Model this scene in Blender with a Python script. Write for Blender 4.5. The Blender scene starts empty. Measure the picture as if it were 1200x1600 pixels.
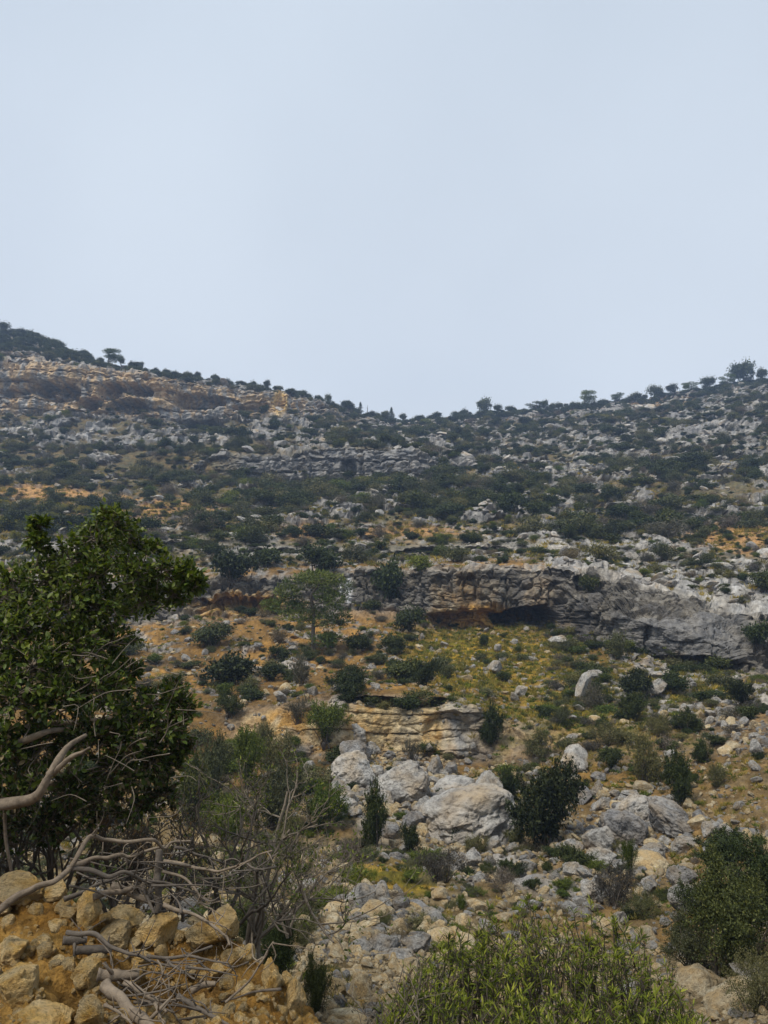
import bpy, math, random
import numpy as np
from mathutils import Vector, Matrix, Euler

random.seed(7)
RNG = np.random.default_rng(7)
scene = bpy.context.scene
COL = scene.collection

# ------------------------------------------------------------------ camera
FPX = 1200.0                       # focal length in photo pixels (1200 x 1600)
PITCH = math.atan(120 / 1200)      # eye level lies at row 920 of the photo
cam_data = bpy.data.cameras.new('camera')
cam = bpy.data.objects.new('camera', cam_data)
COL.objects.link(cam)
cam_data.sensor_fit = 'VERTICAL'
cam_data.sensor_height = 32.0
cam_data.lens = 24.0
cam_data.clip_start = 0.05
cam_data.clip_end = 2000.0
cam.location = (0, 0, 0)
cam.rotation_euler = (math.pi / 2 + PITCH, 0, 0)
scene.camera = cam

# ------------------------------------------------------------------ sky, sun, exposure
SUN_EL, SUN_AZ = math.radians(62), math.radians(-132)   # azimuth clockwise from +Y: high behind the viewer's left shoulder
world = bpy.data.worlds.new('World')
scene.world = world
world.use_nodes = True
wn = world.node_tree
wn.nodes.clear()
w_out = wn.nodes.new('ShaderNodeOutputWorld')
w_bg = wn.nodes.new('ShaderNodeBackground')
w_sky = wn.nodes.new('ShaderNodeTexSky')
w_sky.sky_type = 'NISHITA'
w_sky.sun_disc = False
w_sky.sun_elevation = SUN_EL
w_sky.sun_rotation = SUN_AZ
w_sky.air_density = 1.0
w_sky.dust_density = 3.0
# a thin even cloud sheet in front of the clear sky
w_tc = wn.nodes.new('ShaderNodeTexCoord')
w_noise = wn.nodes.new('ShaderNodeTexNoise')
w_noise.inputs['Scale'].default_value = 2.2
w_noise.inputs['Detail'].default_value = 3.0
w_noise.inputs['Roughness'].default_value = 0.45
w_ramp = wn.nodes.new('ShaderNodeMapRange')
w_ramp.inputs['From Min'].default_value = 0.3
w_ramp.inputs['From Max'].default_value = 0.72
w_ramp.inputs['To Min'].default_value = 0.78
w_ramp.inputs['To Max'].default_value = 0.92
w_mix = wn.nodes.new('ShaderNodeMix')
w_mix.data_type = 'RGBA'
w_sep = wn.nodes.new('ShaderNodeSeparateXYZ')
wn.links.new(w_tc.outputs['Generated'], w_sep.inputs[0])
w_el = wn.nodes.new('ShaderNodeMapRange')
w_el.inputs['From Min'].default_value = 0.05
w_el.inputs['From Max'].default_value = 0.75
wn.links.new(w_sep.outputs['Z'], w_el.inputs['Value'])
w_cl = wn.nodes.new('ShaderNodeMix')
w_cl.data_type = 'RGBA'
w_cl.inputs['A'].default_value = (8.8, 9.4, 10.1, 1)
w_cl.inputs['B'].default_value = (6.95, 7.85, 8.85, 1)
wn.links.new(w_el.outputs['Result'], w_cl.inputs['Factor'])
wn.links.new(w_cl.outputs['Result'], w_mix.inputs['B'])
wn.links.new(w_tc.outputs['Generated'], w_noise.inputs['Vector'])
wn.links.new(w_noise.outputs['Fac'], w_ramp.inputs['Value'])
wn.links.new(w_ramp.outputs['Result'], w_mix.inputs['Factor'])
wn.links.new(w_sky.outputs['Color'], w_mix.inputs['A'])
wn.links.new(w_mix.outputs['Result'], w_bg.inputs['Color'])
w_bg.inputs['Strength'].default_value = 0.1
wn.links.new(w_bg.outputs['Background'], w_out.inputs['Surface'])

sun_data = bpy.data.lights.new('sun', 'SUN')
sun_data.energy = 3.9
sun_data.angle = math.radians(13)
sun_data.color = (1.0, 0.95, 0.87)
sun = bpy.data.objects.new('sun', sun_data)
COL.objects.link(sun)
sd = Vector((math.sin(SUN_AZ) * math.cos(SUN_EL), math.cos(SUN_AZ) * math.cos(SUN_EL), math.sin(SUN_EL)))
sun.rotation_euler = sd.to_track_quat('Z', 'Y').to_euler()

vs = scene.view_settings
vs.view_transform = 'Standard'
vs.look = 'None'
vs.exposure = 0.0
vs.gamma = 1.0
vs.use_curve_mapping = False
cy = scene.cycles
cy.max_bounces = 5
cy.diffuse_bounces = 3
cy.glossy_bounces = 1
cy.transmission_bounces = 2
cy.volume_bounces = 0
cy.transparent_max_bounces = 4
cy.use_denoising = True
try:
    cy.denoiser = 'OPENIMAGEDENOISE'
    cy.denoising_input_passes = 'RGB_ALBEDO_NORMAL'
except Exception:
    pass
cy.caustics_reflective = False
cy.caustics_refractive = False

# ------------------------------------------------------------------ pixel <-> world
CP, SP = math.cos(PITCH), math.sin(PITCH)


def ray(px, py):
    a, b = (px - 600) / FPX, (800 - py) / FPX
    return np.array((a, CP - b * SP, SP + b * CP))


def at(px, py, Y):
    r = ray(px, py)
    return r * (Y / r[1])


def project(p):
    dep = p[..., 1] * CP + p[..., 2] * SP
    dep = np.where(dep < 0.05, 0.05, dep)
    v = -p[..., 1] * SP + p[..., 2] * CP
    return 600 + FPX * p[..., 0] / dep, 800 - FPX * v / dep, dep


# ------------------------------------------------------------------ numpy noise
_perm = np.random.default_rng(3).permutation(256).astype(np.int32)
_perm = np.concatenate([_perm, _perm, _perm])
_grad = np.random.default_rng(5).normal(size=(256, 3)).astype(np.float32)
_grad /= np.linalg.norm(_grad, axis=1)[:, None]


def perlin(p):
    p = np.asarray(p, dtype=np.float32)
    fl = np.floor(p)
    i = fl.astype(np.int32) & 255
    f = p - fl
    u = f * f * f * (f * (f * 6 - 15) + 10)
    out = 0
    for dx in (0, 1):
        wx = u[:, 0] if dx else 1 - u[:, 0]
        hx = _perm[i[:, 0] + dx]
        for dy in (0, 1):
            wy = u[:, 1] if dy else 1 - u[:, 1]
            hy = _perm[hx + i[:, 1] + dy]
            for dz in (0, 1):
                wz = u[:, 2] if dz else 1 - u[:, 2]
                g = _grad[_perm[hy + i[:, 2] + dz]]
                d = g[:, 0] * (f[:, 0] - dx) + g[:, 1] * (f[:, 1] - dy) + g[:, 2] * (f[:, 2] - dz)
                out = out + wx * wy * wz * d
    return out * 1.5


def fbm(p, octv=4, gain=0.5, lac=2.03, ridged=False):
    p = np.asarray(p, dtype=np.float32)
    a, tot, out = 1.0, 0.0, 0
    for o in range(octv):
        n = perlin(p + 17.3 * o)
        if ridged:
            n = 1 - 2 * np.abs(n)
        out = out + a * n
        tot += a
        a *= gain
        p = p * lac
    return out / tot


def _h(i, j, k, s):
    n = (i * 73856093) ^ (j * 19349663) ^ (k * 83492791) ^ (s * 2654435)
    n = (n ^ (n >> 13)) * 1274126177
    n = n & 0x7fffffff
    n = (n ^ (n >> 15)) & 0xffff
    return n.astype(np.float32) / 65535.0


def voronoi(p):
    """F1, F2 and a random number of the nearest cell."""
    p = np.asarray(p, dtype=np.float32)
    b = np.floor(p).astype(np.int64)
    f1 = np.full(len(p), 9.0, np.float32)
    f2 = f1.copy()
    cid = np.zeros(len(p), np.float32)
    for dx in (-1, 0, 1):
        for dy in (-1, 0, 1):
            for dz in (-1, 0, 1):
                i, j, k = b[:, 0] + dx, b[:, 1] + dy, b[:, 2] + dz
                d = (i + _h(i, j, k, 1) - p[:, 0]) ** 2 + (j + _h(i, j, k, 2) - p[:, 1]) ** 2 + (k + _h(i, j, k, 3) - p[:, 2]) ** 2
                c = _h(i, j, k, 4)
                near = d < f1
                f2 = np.where(near, f1, np.minimum(f2, d))
                cid = np.where(near, c, cid)
                f1 = np.where(near, d, f1)
    return np.sqrt(f1), np.sqrt(f2), cid


def sstep(a, b, x):
    t = np.clip((x - a) / (b - a), 0, 1)
    return t * t * (3 - 2 * t)


# ------------------------------------------------------------------ mesh helpers
def mesh_arrays(name, verts, faces_list, smooth=True, mats=(), mat_index=None, attrs=None):
    """faces_list: list of int arrays (n, k) of polygons with k corners each."""
    me = bpy.data.meshes.new(name)
    verts = np.asarray(verts, np.float32)
    faces_list = [np.asarray(f, np.int32) for f in faces_list if len(f)]
    nl = sum(f.size for f in faces_list)
    npoly = sum(len(f) for f in faces_list)
    me.vertices.add(len(verts))
    me.vertices.foreach_set('co', verts.ravel())
    me.loops.add(nl)
    me.polygons.add(npoly)
    me.loops.foreach_set('vertex_index', np.concatenate([f.ravel() for f in faces_list]))
    starts, o = [], 0
    for f in faces_list:
        starts.append(o + np.arange(len(f)) * f.shape[1])
        o += f.size
    me.polygons.foreach_set('loop_start', np.concatenate(starts).astype(np.int32))
    me.update(calc_edges=True)
    me.polygons.foreach_set('use_smooth', np.full(npoly, smooth, dtype=bool))
    for m in mats:
        me.materials.append(m)
    if mat_index is not None:
        me.polygons.foreach_set('material_index', np.asarray(mat_index, np.int32))
    for k, v in (attrs or {}).items():
        v = np.asarray(v, np.float32)
        if v.ndim == 2:
            a = me.attributes.new(k, 'FLOAT_COLOR', 'POINT')
            c = np.ones((len(v), 4), np.float32)
            c[:, :3] = v
            a.data.foreach_set('color', c.ravel())
        else:
            a = me.attributes.new(k, 'FLOAT', 'POINT')
            a.data.foreach_set('value', v)
    me.validate()
    return me


def link(name, me, parent=None):
    o = bpy.data.objects.new(name, me)
    COL.objects.link(o)
    if parent is not None:
        o.parent = parent
    return o


def tag(o, label=None, cat=None, group=None, kind=None):
    if label:
        o['label'] = label
    if cat:
        o['category'] = cat
    if group:
        o['group'] = group
    if kind:
        o['kind'] = kind
    return o


class Geo:
    """collects polygons of one mesh"""

    def __init__(self):
        self.v, self.q, self.t, self.n = [], [], [], 0
        self.a = []

    def add(self, v, q=None, t=None, var=0.5):
        v = np.asarray(v, np.float32)
        self.v.append(v)
        if q is not None and len(q):
            self.q.append(np.asarray(q, np.int32) + self.n)
        if t is not None and len(t):
            self.t.append(np.asarray(t, np.int32) + self.n)
        self.a.append(np.broadcast_to(np.asarray(var, np.float32), (len(v),)))
        self.n += len(v)

    def tube(self, pts, rad, sides=6, var=0.5, cap=True, ridge=None):
        pts = np.asarray(pts, np.float64)
        rad = np.broadcast_to(np.asarray(rad, np.float64), (len(pts),))
        tan = np.gradient(pts, axis=0)
        tan /= np.linalg.norm(tan, axis=1)[:, None] + 1e-9
        ref = np.array((0.31, 0.17, 0.93)) if abs(tan[:, 2]).mean() < 0.8 else np.array((0.9, 0.3, 0.1))
        a = np.cross(tan, ref)
        a /= np.linalg.norm(a, axis=1)[:, None] + 1e-9
        b = np.cross(tan, a)
        th = np.linspace(0, 2 * np.pi, sides, endpoint=False)
        ring = np.cos(th)[None, :, None] * a[:, None, :] + np.sin(th)[None, :, None] * b[:, None, :]
        rr = rad[:, None] * (1 if ridge is None else ridge)
        v = pts[:, None, :] + ring * np.broadcast_to(rr, (len(pts), sides))[:, :, None]
        n = len(pts)
        i = np.arange(n - 1)[:, None] * sides
        j = np.arange(sides)[None, :]
        k = (j + 1) % sides
        q = np.stack([i + j, i + k, i + sides + k, i + sides + j], -1).reshape(-1, 4)
        v = v.reshape(-1, 3)
        t = None
        if cap:
            v = np.concatenate([v, pts[:1], pts[-1:]])
            c0, c1 = n * sides, n * sides + 1
            jj = np.arange(sides)
            kk = (jj + 1) % sides
            t = np.concatenate([np.stack([np.full(sides, c0), kk, jj], -1),
                                np.stack([np.full(sides, c1), (n - 1) * sides + jj, (n - 1) * sides + kk], -1)])
        self.add(v, q, t, var)

    def mesh(self, name, mats, smooth=True):
        v = np.concatenate(self.v)
        fl = []
        if self.q:
            fl.append(np.concatenate(self.q))
        if self.t:
            fl.append(np.concatenate(self.t))
        return mesh_arrays(name, v, fl, smooth, mats, attrs={'var': np.concatenate(self.a)})


def unit(v):
    return v / (np.linalg.norm(v, axis=-1, keepdims=True) + 1e-9)


def leaves(geo, pos, nrm, axis, length, width, var, kind='kite', cup=0.15):
    """flat leaves: pos = leaf base, axis = direction of the midrib, nrm ~ upper side."""
    axis = unit(axis)
    side = unit(np.cross(nrm, axis))
    up = np.cross(axis, side)
    n = len(pos)
    L = np.broadcast_to(length, (n,))[:, None]
    W = np.broadcast_to(width, (n,))[:, None] * 0.5
    var = np.broadcast_to(var, (n,))
    if kind == 'kite':
        c = [pos, pos + axis * L * 0.5 + side * W + up * W * cup, pos + axis * L, pos + axis * L * 0.5 - side * W + up * W * cup]
        v = np.stack(c, 1).reshape(-1, 3)
        q = np.arange(n)[:, None] * 4 + np.array((0, 1, 2, 3))
        geo.add(v, q, None, np.repeat(var, 4))
    else:       # folded leaf with a midrib, drooping tip: 8 vertices, 6 quads/tris
        f = [(0.0, 0.08), (0.32, 0.86), (0.68, 0.9), (1.0, 0.0)] if kind == 'oval' else [(0.0, 0.12), (0.3, 0.9), (0.62, 0.8), (1.0, 0.0)]
        droop = -0.14
        rows = []
        for (s, w) in f:
            mid = pos + axis * L * s + up * (L * droop * s * s)
            if w > 0:
                rows += [mid + side * W * w + up * W * w * cup * 2, mid, mid - side * W * w + up * W * w * cup * 2]
            else:
                rows += [mid]
        v = np.stack(rows, 1).reshape(-1, 3)
        b = np.arange(n)[:, None] * 10
        q = np.concatenate([b + np.array(x) for x in ((0, 1, 4, 3), (1, 2, 5, 4), (3, 4, 7, 6), (4, 5, 8, 7))])
        t = np.concatenate([b + np.array(x) for x in ((6, 7, 9), (7, 8, 9))])
        geo.add(v, q, t, np.repeat(var, 10))


# ------------------------------------------------------------------ materials
def nodes_of(name):
    m = bpy.data.materials.new(name)
    m.use_nodes = True
    nt = m.node_tree
    nt.nodes.clear()
    out = nt.nodes.new('ShaderNodeOutputMaterial')
    return m, nt, out


def N(nt, t, **kw):
    n = nt.nodes.new(t)
    for k, v in kw.items():
        if k in n.inputs.keys():
            n.inputs[k].default_value = v
        else:
            setattr(n, k, v)
    return n


def ramp(nt, src, stops):
    r = nt.nodes.new('ShaderNodeValToRGB')
    e = r.color_ramp.elements
    while len(e) < len(stops):
        e.new(0.5)
    for i, (p, c) in enumerate(stops):
        e[i].position = p
        e[i].color = (*c, 1) if len(c) == 3 else c
    nt.links.new(src, r.inputs['Fac'])
    return r.outputs['Color']


def mixc(nt, fac, a, b, mode='MIX'):
    m = nt.nodes.new('ShaderNodeMix')
    m.data_type = 'RGBA'
    m.blend_type = mode
    for sock, val in ((m.inputs['Factor'], fac), (m.inputs['A'], a), (m.inputs['B'], b)):
        if hasattr(val, 'is_linked'):
            nt.links.new(val, sock)
        else:
            sock.default_value = val if isinstance(val, (int, float)) else ((*val, 1) if len(val) == 3 else val)
    return m.outputs['Result']


def noise(nt, vec, scale, detail=6, rough=0.6, dist=0.0):
    n = N(nt, 'ShaderNodeTexNoise', Scale=scale, Detail=detail, Roughness=rough, Distortion=dist)
    nt.links.new(vec, n.inputs['Vector'])
    return n.outputs['Fac']


def math_node(nt, op, a, b=None):
    m = nt.nodes.new('ShaderNodeMath')
    m.operation = op
    for s, v in ((m.inputs[0], a), (m.inputs[1], b)):
        if v is None:
            continue
        if hasattr(v, 'is_linked'):
            nt.links.new(v, s)
        else:
            s.default_value = v
    return m.outputs[0]


def mat_ground(name='earth_and_rock'):
    """colour of the soil and rock stored on the mesh, with grain and relief from noise"""
    m, nt, out = nodes_of(name)
    geo = N(nt, 'ShaderNodeNewGeometry')
    pos = geo.outputs['Position']
    at_c = N(nt, 'ShaderNodeAttribute', attribute_name='tone')
    at_s = N(nt, 'ShaderNodeAttribute', attribute_name='grain')     # noise frequency
    vm = nt.nodes.new('ShaderNodeVectorMath')
    vm.operation = 'SCALE'
    nt.links.new(pos, vm.inputs[0])
    nt.links.new(at_s.outputs['Fac'], vm.inputs['Scale'])
    v = vm.outputs[0]
    n1 = noise(nt, v, 2.2, 7, 0.68)
    n2 = noise(nt, v, 0.7, 4, 0.6)
    f1 = ramp(nt, n1, [(0.3, (0.4, 0.39, 0.38)), (0.5, (0.95, 0.94, 0.93)), (0.72, (1.5, 1.48, 1.44))])
    f2 = ramp(nt, n2, [(0.3, (0.8, 0.82, 0.86)), (0.7, (1.15, 1.1, 1.02))])
    c = mixc(nt, 1.0, at_c.outputs['Color'], f1, 'MULTIPLY')
    c = mixc(nt, 1.0, c, f2, 'MULTIPLY')
    b = N(nt, 'ShaderNodeBump', Strength=1.0, Distance=0.2)
    nt.links.new(n1, b.inputs['Height'])
    p = N(nt, 'ShaderNodeBsdfPrincipled', Roughness=0.95)
    p.inputs['Specular IOR Level'].default_value = 0.15
    nt.links.new(c, p.inputs['Base Color'])
    nt.links.new(b.outputs['Normal'], p.inputs['Normal'])
    nt.links.new(p.outputs[0], out.inputs['Surface'])
    return m


def mat_rock(name, base, stain, dark, scale=1.0, bump=0.6, ochre=None, ochre_amt=0.5):
    """limestone: pale weathered skin, lichen-dark patches, pits and fine cracks"""
    m, nt, out = nodes_of(name)
    tc = N(nt, 'ShaderNodeTexCoord')
    oi = N(nt, 'ShaderNodeObjectInfo')
    off = nt.nodes.new('ShaderNodeVectorMath')
    off.operation = 'MULTIPLY_ADD'
    cmb = N(nt, 'ShaderNodeCombineXYZ')
    for k in range(3):
        nt.links.new(oi.outputs['Random'], cmb.inputs[k])
    nt.links.new(cmb.outputs[0], off.inputs[0])
    off.inputs[1].default_value = (37, 91, 53)
    nt.links.new(tc.outputs['Object'], off.inputs[2])
    v = off.outputs[0]
    n1 = noise(nt, v, 1.6 * scale, 8, 0.66, 0.3)
    n2 = noise(nt, v, 5.5 * scale, 8, 0.72)
    n3 = noise(nt, v, 0.9 * scale, 3, 0.5)
    c = ramp(nt, n1, [(0.33, dark), (0.45, stain), (0.56, base), (0.75, tuple(min(1, x * 1.15) for x in base))])
    if ochre:
        fo = ramp(nt, n3, [(0.5 - 0.3 * ochre_amt, (0, 0, 0)), (0.78 - 0.3 * ochre_amt, (1, 1, 1))])
        c = mixc(nt, fo, c, ochre)
    f2 = ramp(nt, n2, [(0.33, (0.4, 0.4, 0.4)), (0.47, (0.92, 0.92, 0.92)), (0.7, (1.22, 1.22, 1.2))])
    c = mixc(nt, 1.0, c, f2, 'MULTIPLY')
    rv = ramp(nt, oi.outputs['Random'], [(0, (0.68, 0.68, 0.7)), (0.5, (0.95, 0.93, 0.9)), (1, (1.15, 1.13, 1.1))])
    c = mixc(nt, 1.0, c, rv, 'MULTIPLY')
    vo = N(nt, 'ShaderNodeTexVoronoi', Scale=2.2 * scale)
    vo.feature = 'DISTANCE_TO_EDGE'
    nt.links.new(v, vo.inputs['Vector'])
    crack = ramp(nt, vo.outputs['Distance'], [(0.0, (0, 0, 0)), (0.035, (1, 1, 1))])
    h = math_node(nt, 'ADD', n2, math_node(nt, 'MULTIPLY', crack, 0.12))
    h = math_node(nt, 'ADD', h, n1)
    b = N(nt, 'ShaderNodeBump', Strength=min(1.0, bump * 1.4), Distance=0.14 / scale)
    nt.links.new(h, b.inputs['Height'])
    p = N(nt, 'ShaderNodeBsdfPrincipled', Roughness=0.92)
    p.inputs['Specular IOR Level'].default_value = 0.2
    nt.links.new(c, p.inputs['Base Color'])
    nt.links.new(b.outputs['Normal'], p.inputs['Normal'])
    nt.links.new(p.outputs[0], out.inputs['Surface'])
    return m


def mat_leaf(name, dark, mid, light, transl=0.22, rough=0.6, spec=0.18, per_object=0.35):
    m, nt, out = nodes_of(name)
    a = N(nt, 'ShaderNodeAttribute', attribute_name='var')
    oi = N(nt, 'ShaderNodeObjectInfo')
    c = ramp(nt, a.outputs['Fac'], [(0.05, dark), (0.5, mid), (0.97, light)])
    lo, hi = 1 - per_object, 1 + per_object
    rv = ramp(nt, oi.outputs['Random'], [(0, (lo, lo * 0.98, lo * 1.1)), (0.3, (0.85, 0.95, 0.9)), (0.55, (1.05, 1.05, 0.95)), (0.8, (1.1 * hi, hi, hi * 1.05)), (1, (hi * 1.25, hi * 1.1, hi * 0.75))])
    c = mixc(nt, 1.0, c, rv, 'MULTIPLY')
    p = N(nt, 'ShaderNodeBsdfPrincipled', Roughness=rough)
    p.inputs['Specular IOR Level'].default_value = spec
    nt.links.new(c, p.inputs['Base Color'])
    t = N(nt, 'ShaderNodeBsdfTranslucent')
    ct = mixc(nt, 1.0, c, (1.3, 1.35, 0.5), 'MULTIPLY')
    nt.links.new(ct, t.inputs['Color'])
    mx = N(nt, 'ShaderNodeMixShader')
    mx.inputs[0].default_value = transl
    nt.links.new(p.outputs[0], mx.inputs[1])
    nt.links.new(t.outputs[0], mx.inputs[2])
    nt.links.new(mx.outputs[0], out.inputs['Surface'])
    return m


def mat_bark(name, a, b, scale=20.0):
    m, nt, out = nodes_of(name)
    tc = N(nt, 'ShaderNodeTexCoord')
    v = tc.outputs['Object']
    n1 = noise(nt, v, scale, 8, 0.7, 0.6)
    n2 = noise(nt, v, scale * 0.2, 3, 0.5)
    c = mixc(nt, n2, a, b)
    f = ramp(nt, n1, [(0.25, (0.35, 0.34, 0.33)), (0.5, (0.95, 0.95, 0.95)), (0.75, (1.35, 1.33, 1.3))])
    c = mixc(nt, 1.0, c, f, 'MULTIPLY')
    bp = N(nt, 'ShaderNodeBump', Strength=0.7, Distance=0.01)
    nt.links.new(n1, bp.inputs['Height'])
    p = N(nt, 'ShaderNodeBsdfPrincipled', Roughness=0.85)
    p.inputs['Specular IOR Level'].default_value = 0.2
    nt.links.new(c, p.inputs['Base Color'])
    nt.links.new(bp.outputs['Normal'], p.inputs['Normal'])
    nt.links.new(p.outputs[0], out.inputs['Surface'])
    return m


M_GROUND = mat_ground()
M_GREY = mat_rock('grey_limestone', (0.5, 0.485, 0.455), (0.36, 0.35, 0.33), (0.12, 0.115, 0.11), 1.0, 0.7, (0.42, 0.33, 0.22), 0.2)
M_PALE = mat_rock('pale_gravel_stone', (0.5, 0.44, 0.31), (0.38, 0.32, 0.21), (0.17, 0.14, 0.09), 1.4, 0.5, (0.42, 0.3, 0.15), 0.45)
M_YELLOW = mat_rock('ochre_limestone', (0.82, 0.52, 0.15), (0.7, 0.4, 0.085), (0.45, 0.22, 0.035), 1.0, 0.7, (0.84, 0.64, 0.34), 0.6)
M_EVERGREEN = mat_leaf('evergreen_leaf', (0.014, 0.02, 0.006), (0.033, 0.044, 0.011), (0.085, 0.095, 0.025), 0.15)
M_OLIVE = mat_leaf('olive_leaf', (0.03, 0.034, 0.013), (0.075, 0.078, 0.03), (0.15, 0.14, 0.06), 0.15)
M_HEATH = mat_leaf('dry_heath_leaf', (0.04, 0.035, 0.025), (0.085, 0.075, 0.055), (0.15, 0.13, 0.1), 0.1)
M_SPURGE = mat_leaf('spurge_leaf', (0.07, 0.075, 0.015), (0.16, 0.15, 0.025), (0.32, 0.25, 0.03), 0.2)
M_FRESH = mat_leaf('fresh_green_leaf', (0.025, 0.04, 0.006), (0.075, 0.098, 0.014), (0.18, 0.2, 0.035), 0.25)
M_CAROB = mat_leaf('glossy_tree_leaf', (0.015, 0.026, 0.004), (0.05, 0.08, 0.01), (0.19, 0.22, 0.036), 0.3, 0.5, 0.2, 0.1)
M_SAGE = mat_leaf('lance_leaf', (0.018, 0.028, 0.003), (0.075, 0.105, 0.011), (0.22, 0.25, 0.04), 0.3, 0.6, 0.12, 0.1)
M_PINE = mat_leaf('pine_needle', (0.03, 0.048, 0.008), (0.075, 0.1, 0.018), (0.14, 0.16, 0.035), 0.2)
M_GRASS = mat_leaf('grass_blade', (0.08, 0.075, 0.012), (0.19, 0.155, 0.03), (0.36, 0.28, 0.09), 0.25)
M_BROWNLEAF = mat_leaf('withered_leaf', (0.04, 0.028, 0.014), (0.11, 0.075, 0.035), (0.2, 0.14, 0.07), 0.15)
M_BARK = mat_bark('dark_bark', (0.075, 0.06, 0.045), (0.13, 0.11, 0.09))
M_DEAD = mat_bark('bleached_wood', (0.09, 0.066, 0.045), (0.26, 0.21, 0.155), 30)
M_TWIG = mat_bark('grey_twig', (0.12, 0.095, 0.07), (0.22, 0.185, 0.14), 30)

# ================================================================== TERRAIN
def pchip(x, y, xi):
    x, y = np.asarray(x, float), np.asarray(y, float)
    if len(x) == 1:
        return np.full_like(xi, y[0], dtype=float)
    h = np.diff(x)
    d = np.diff(y) / h
    m = np.zeros(len(x))
    for i in range(1, len(x) - 1):
        if d[i - 1] * d[i] > 0:
            w1, w2 = 2 * h[i] + h[i - 1], h[i] + 2 * h[i - 1]
            m[i] = (w1 + w2) / (w1 / d[i - 1] + w2 / d[i])
    m[0], m[-1] = d[0], d[-1]
    xc = np.clip(xi, x[0], x[-1])
    k = np.clip(np.searchsorted(x, xc) - 1, 0, len(x) - 2)
    t = (xc - x[k]) / h[k]
    return ((1 + 2 * t) * (1 - t) ** 2 * y[k] + t * (1 - t) ** 2 * h[k] * m[k] + t * t * (3 - 2 * t) * y[k + 1] + t * t * (t - 1) * h[k] * m[k + 1])


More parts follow.
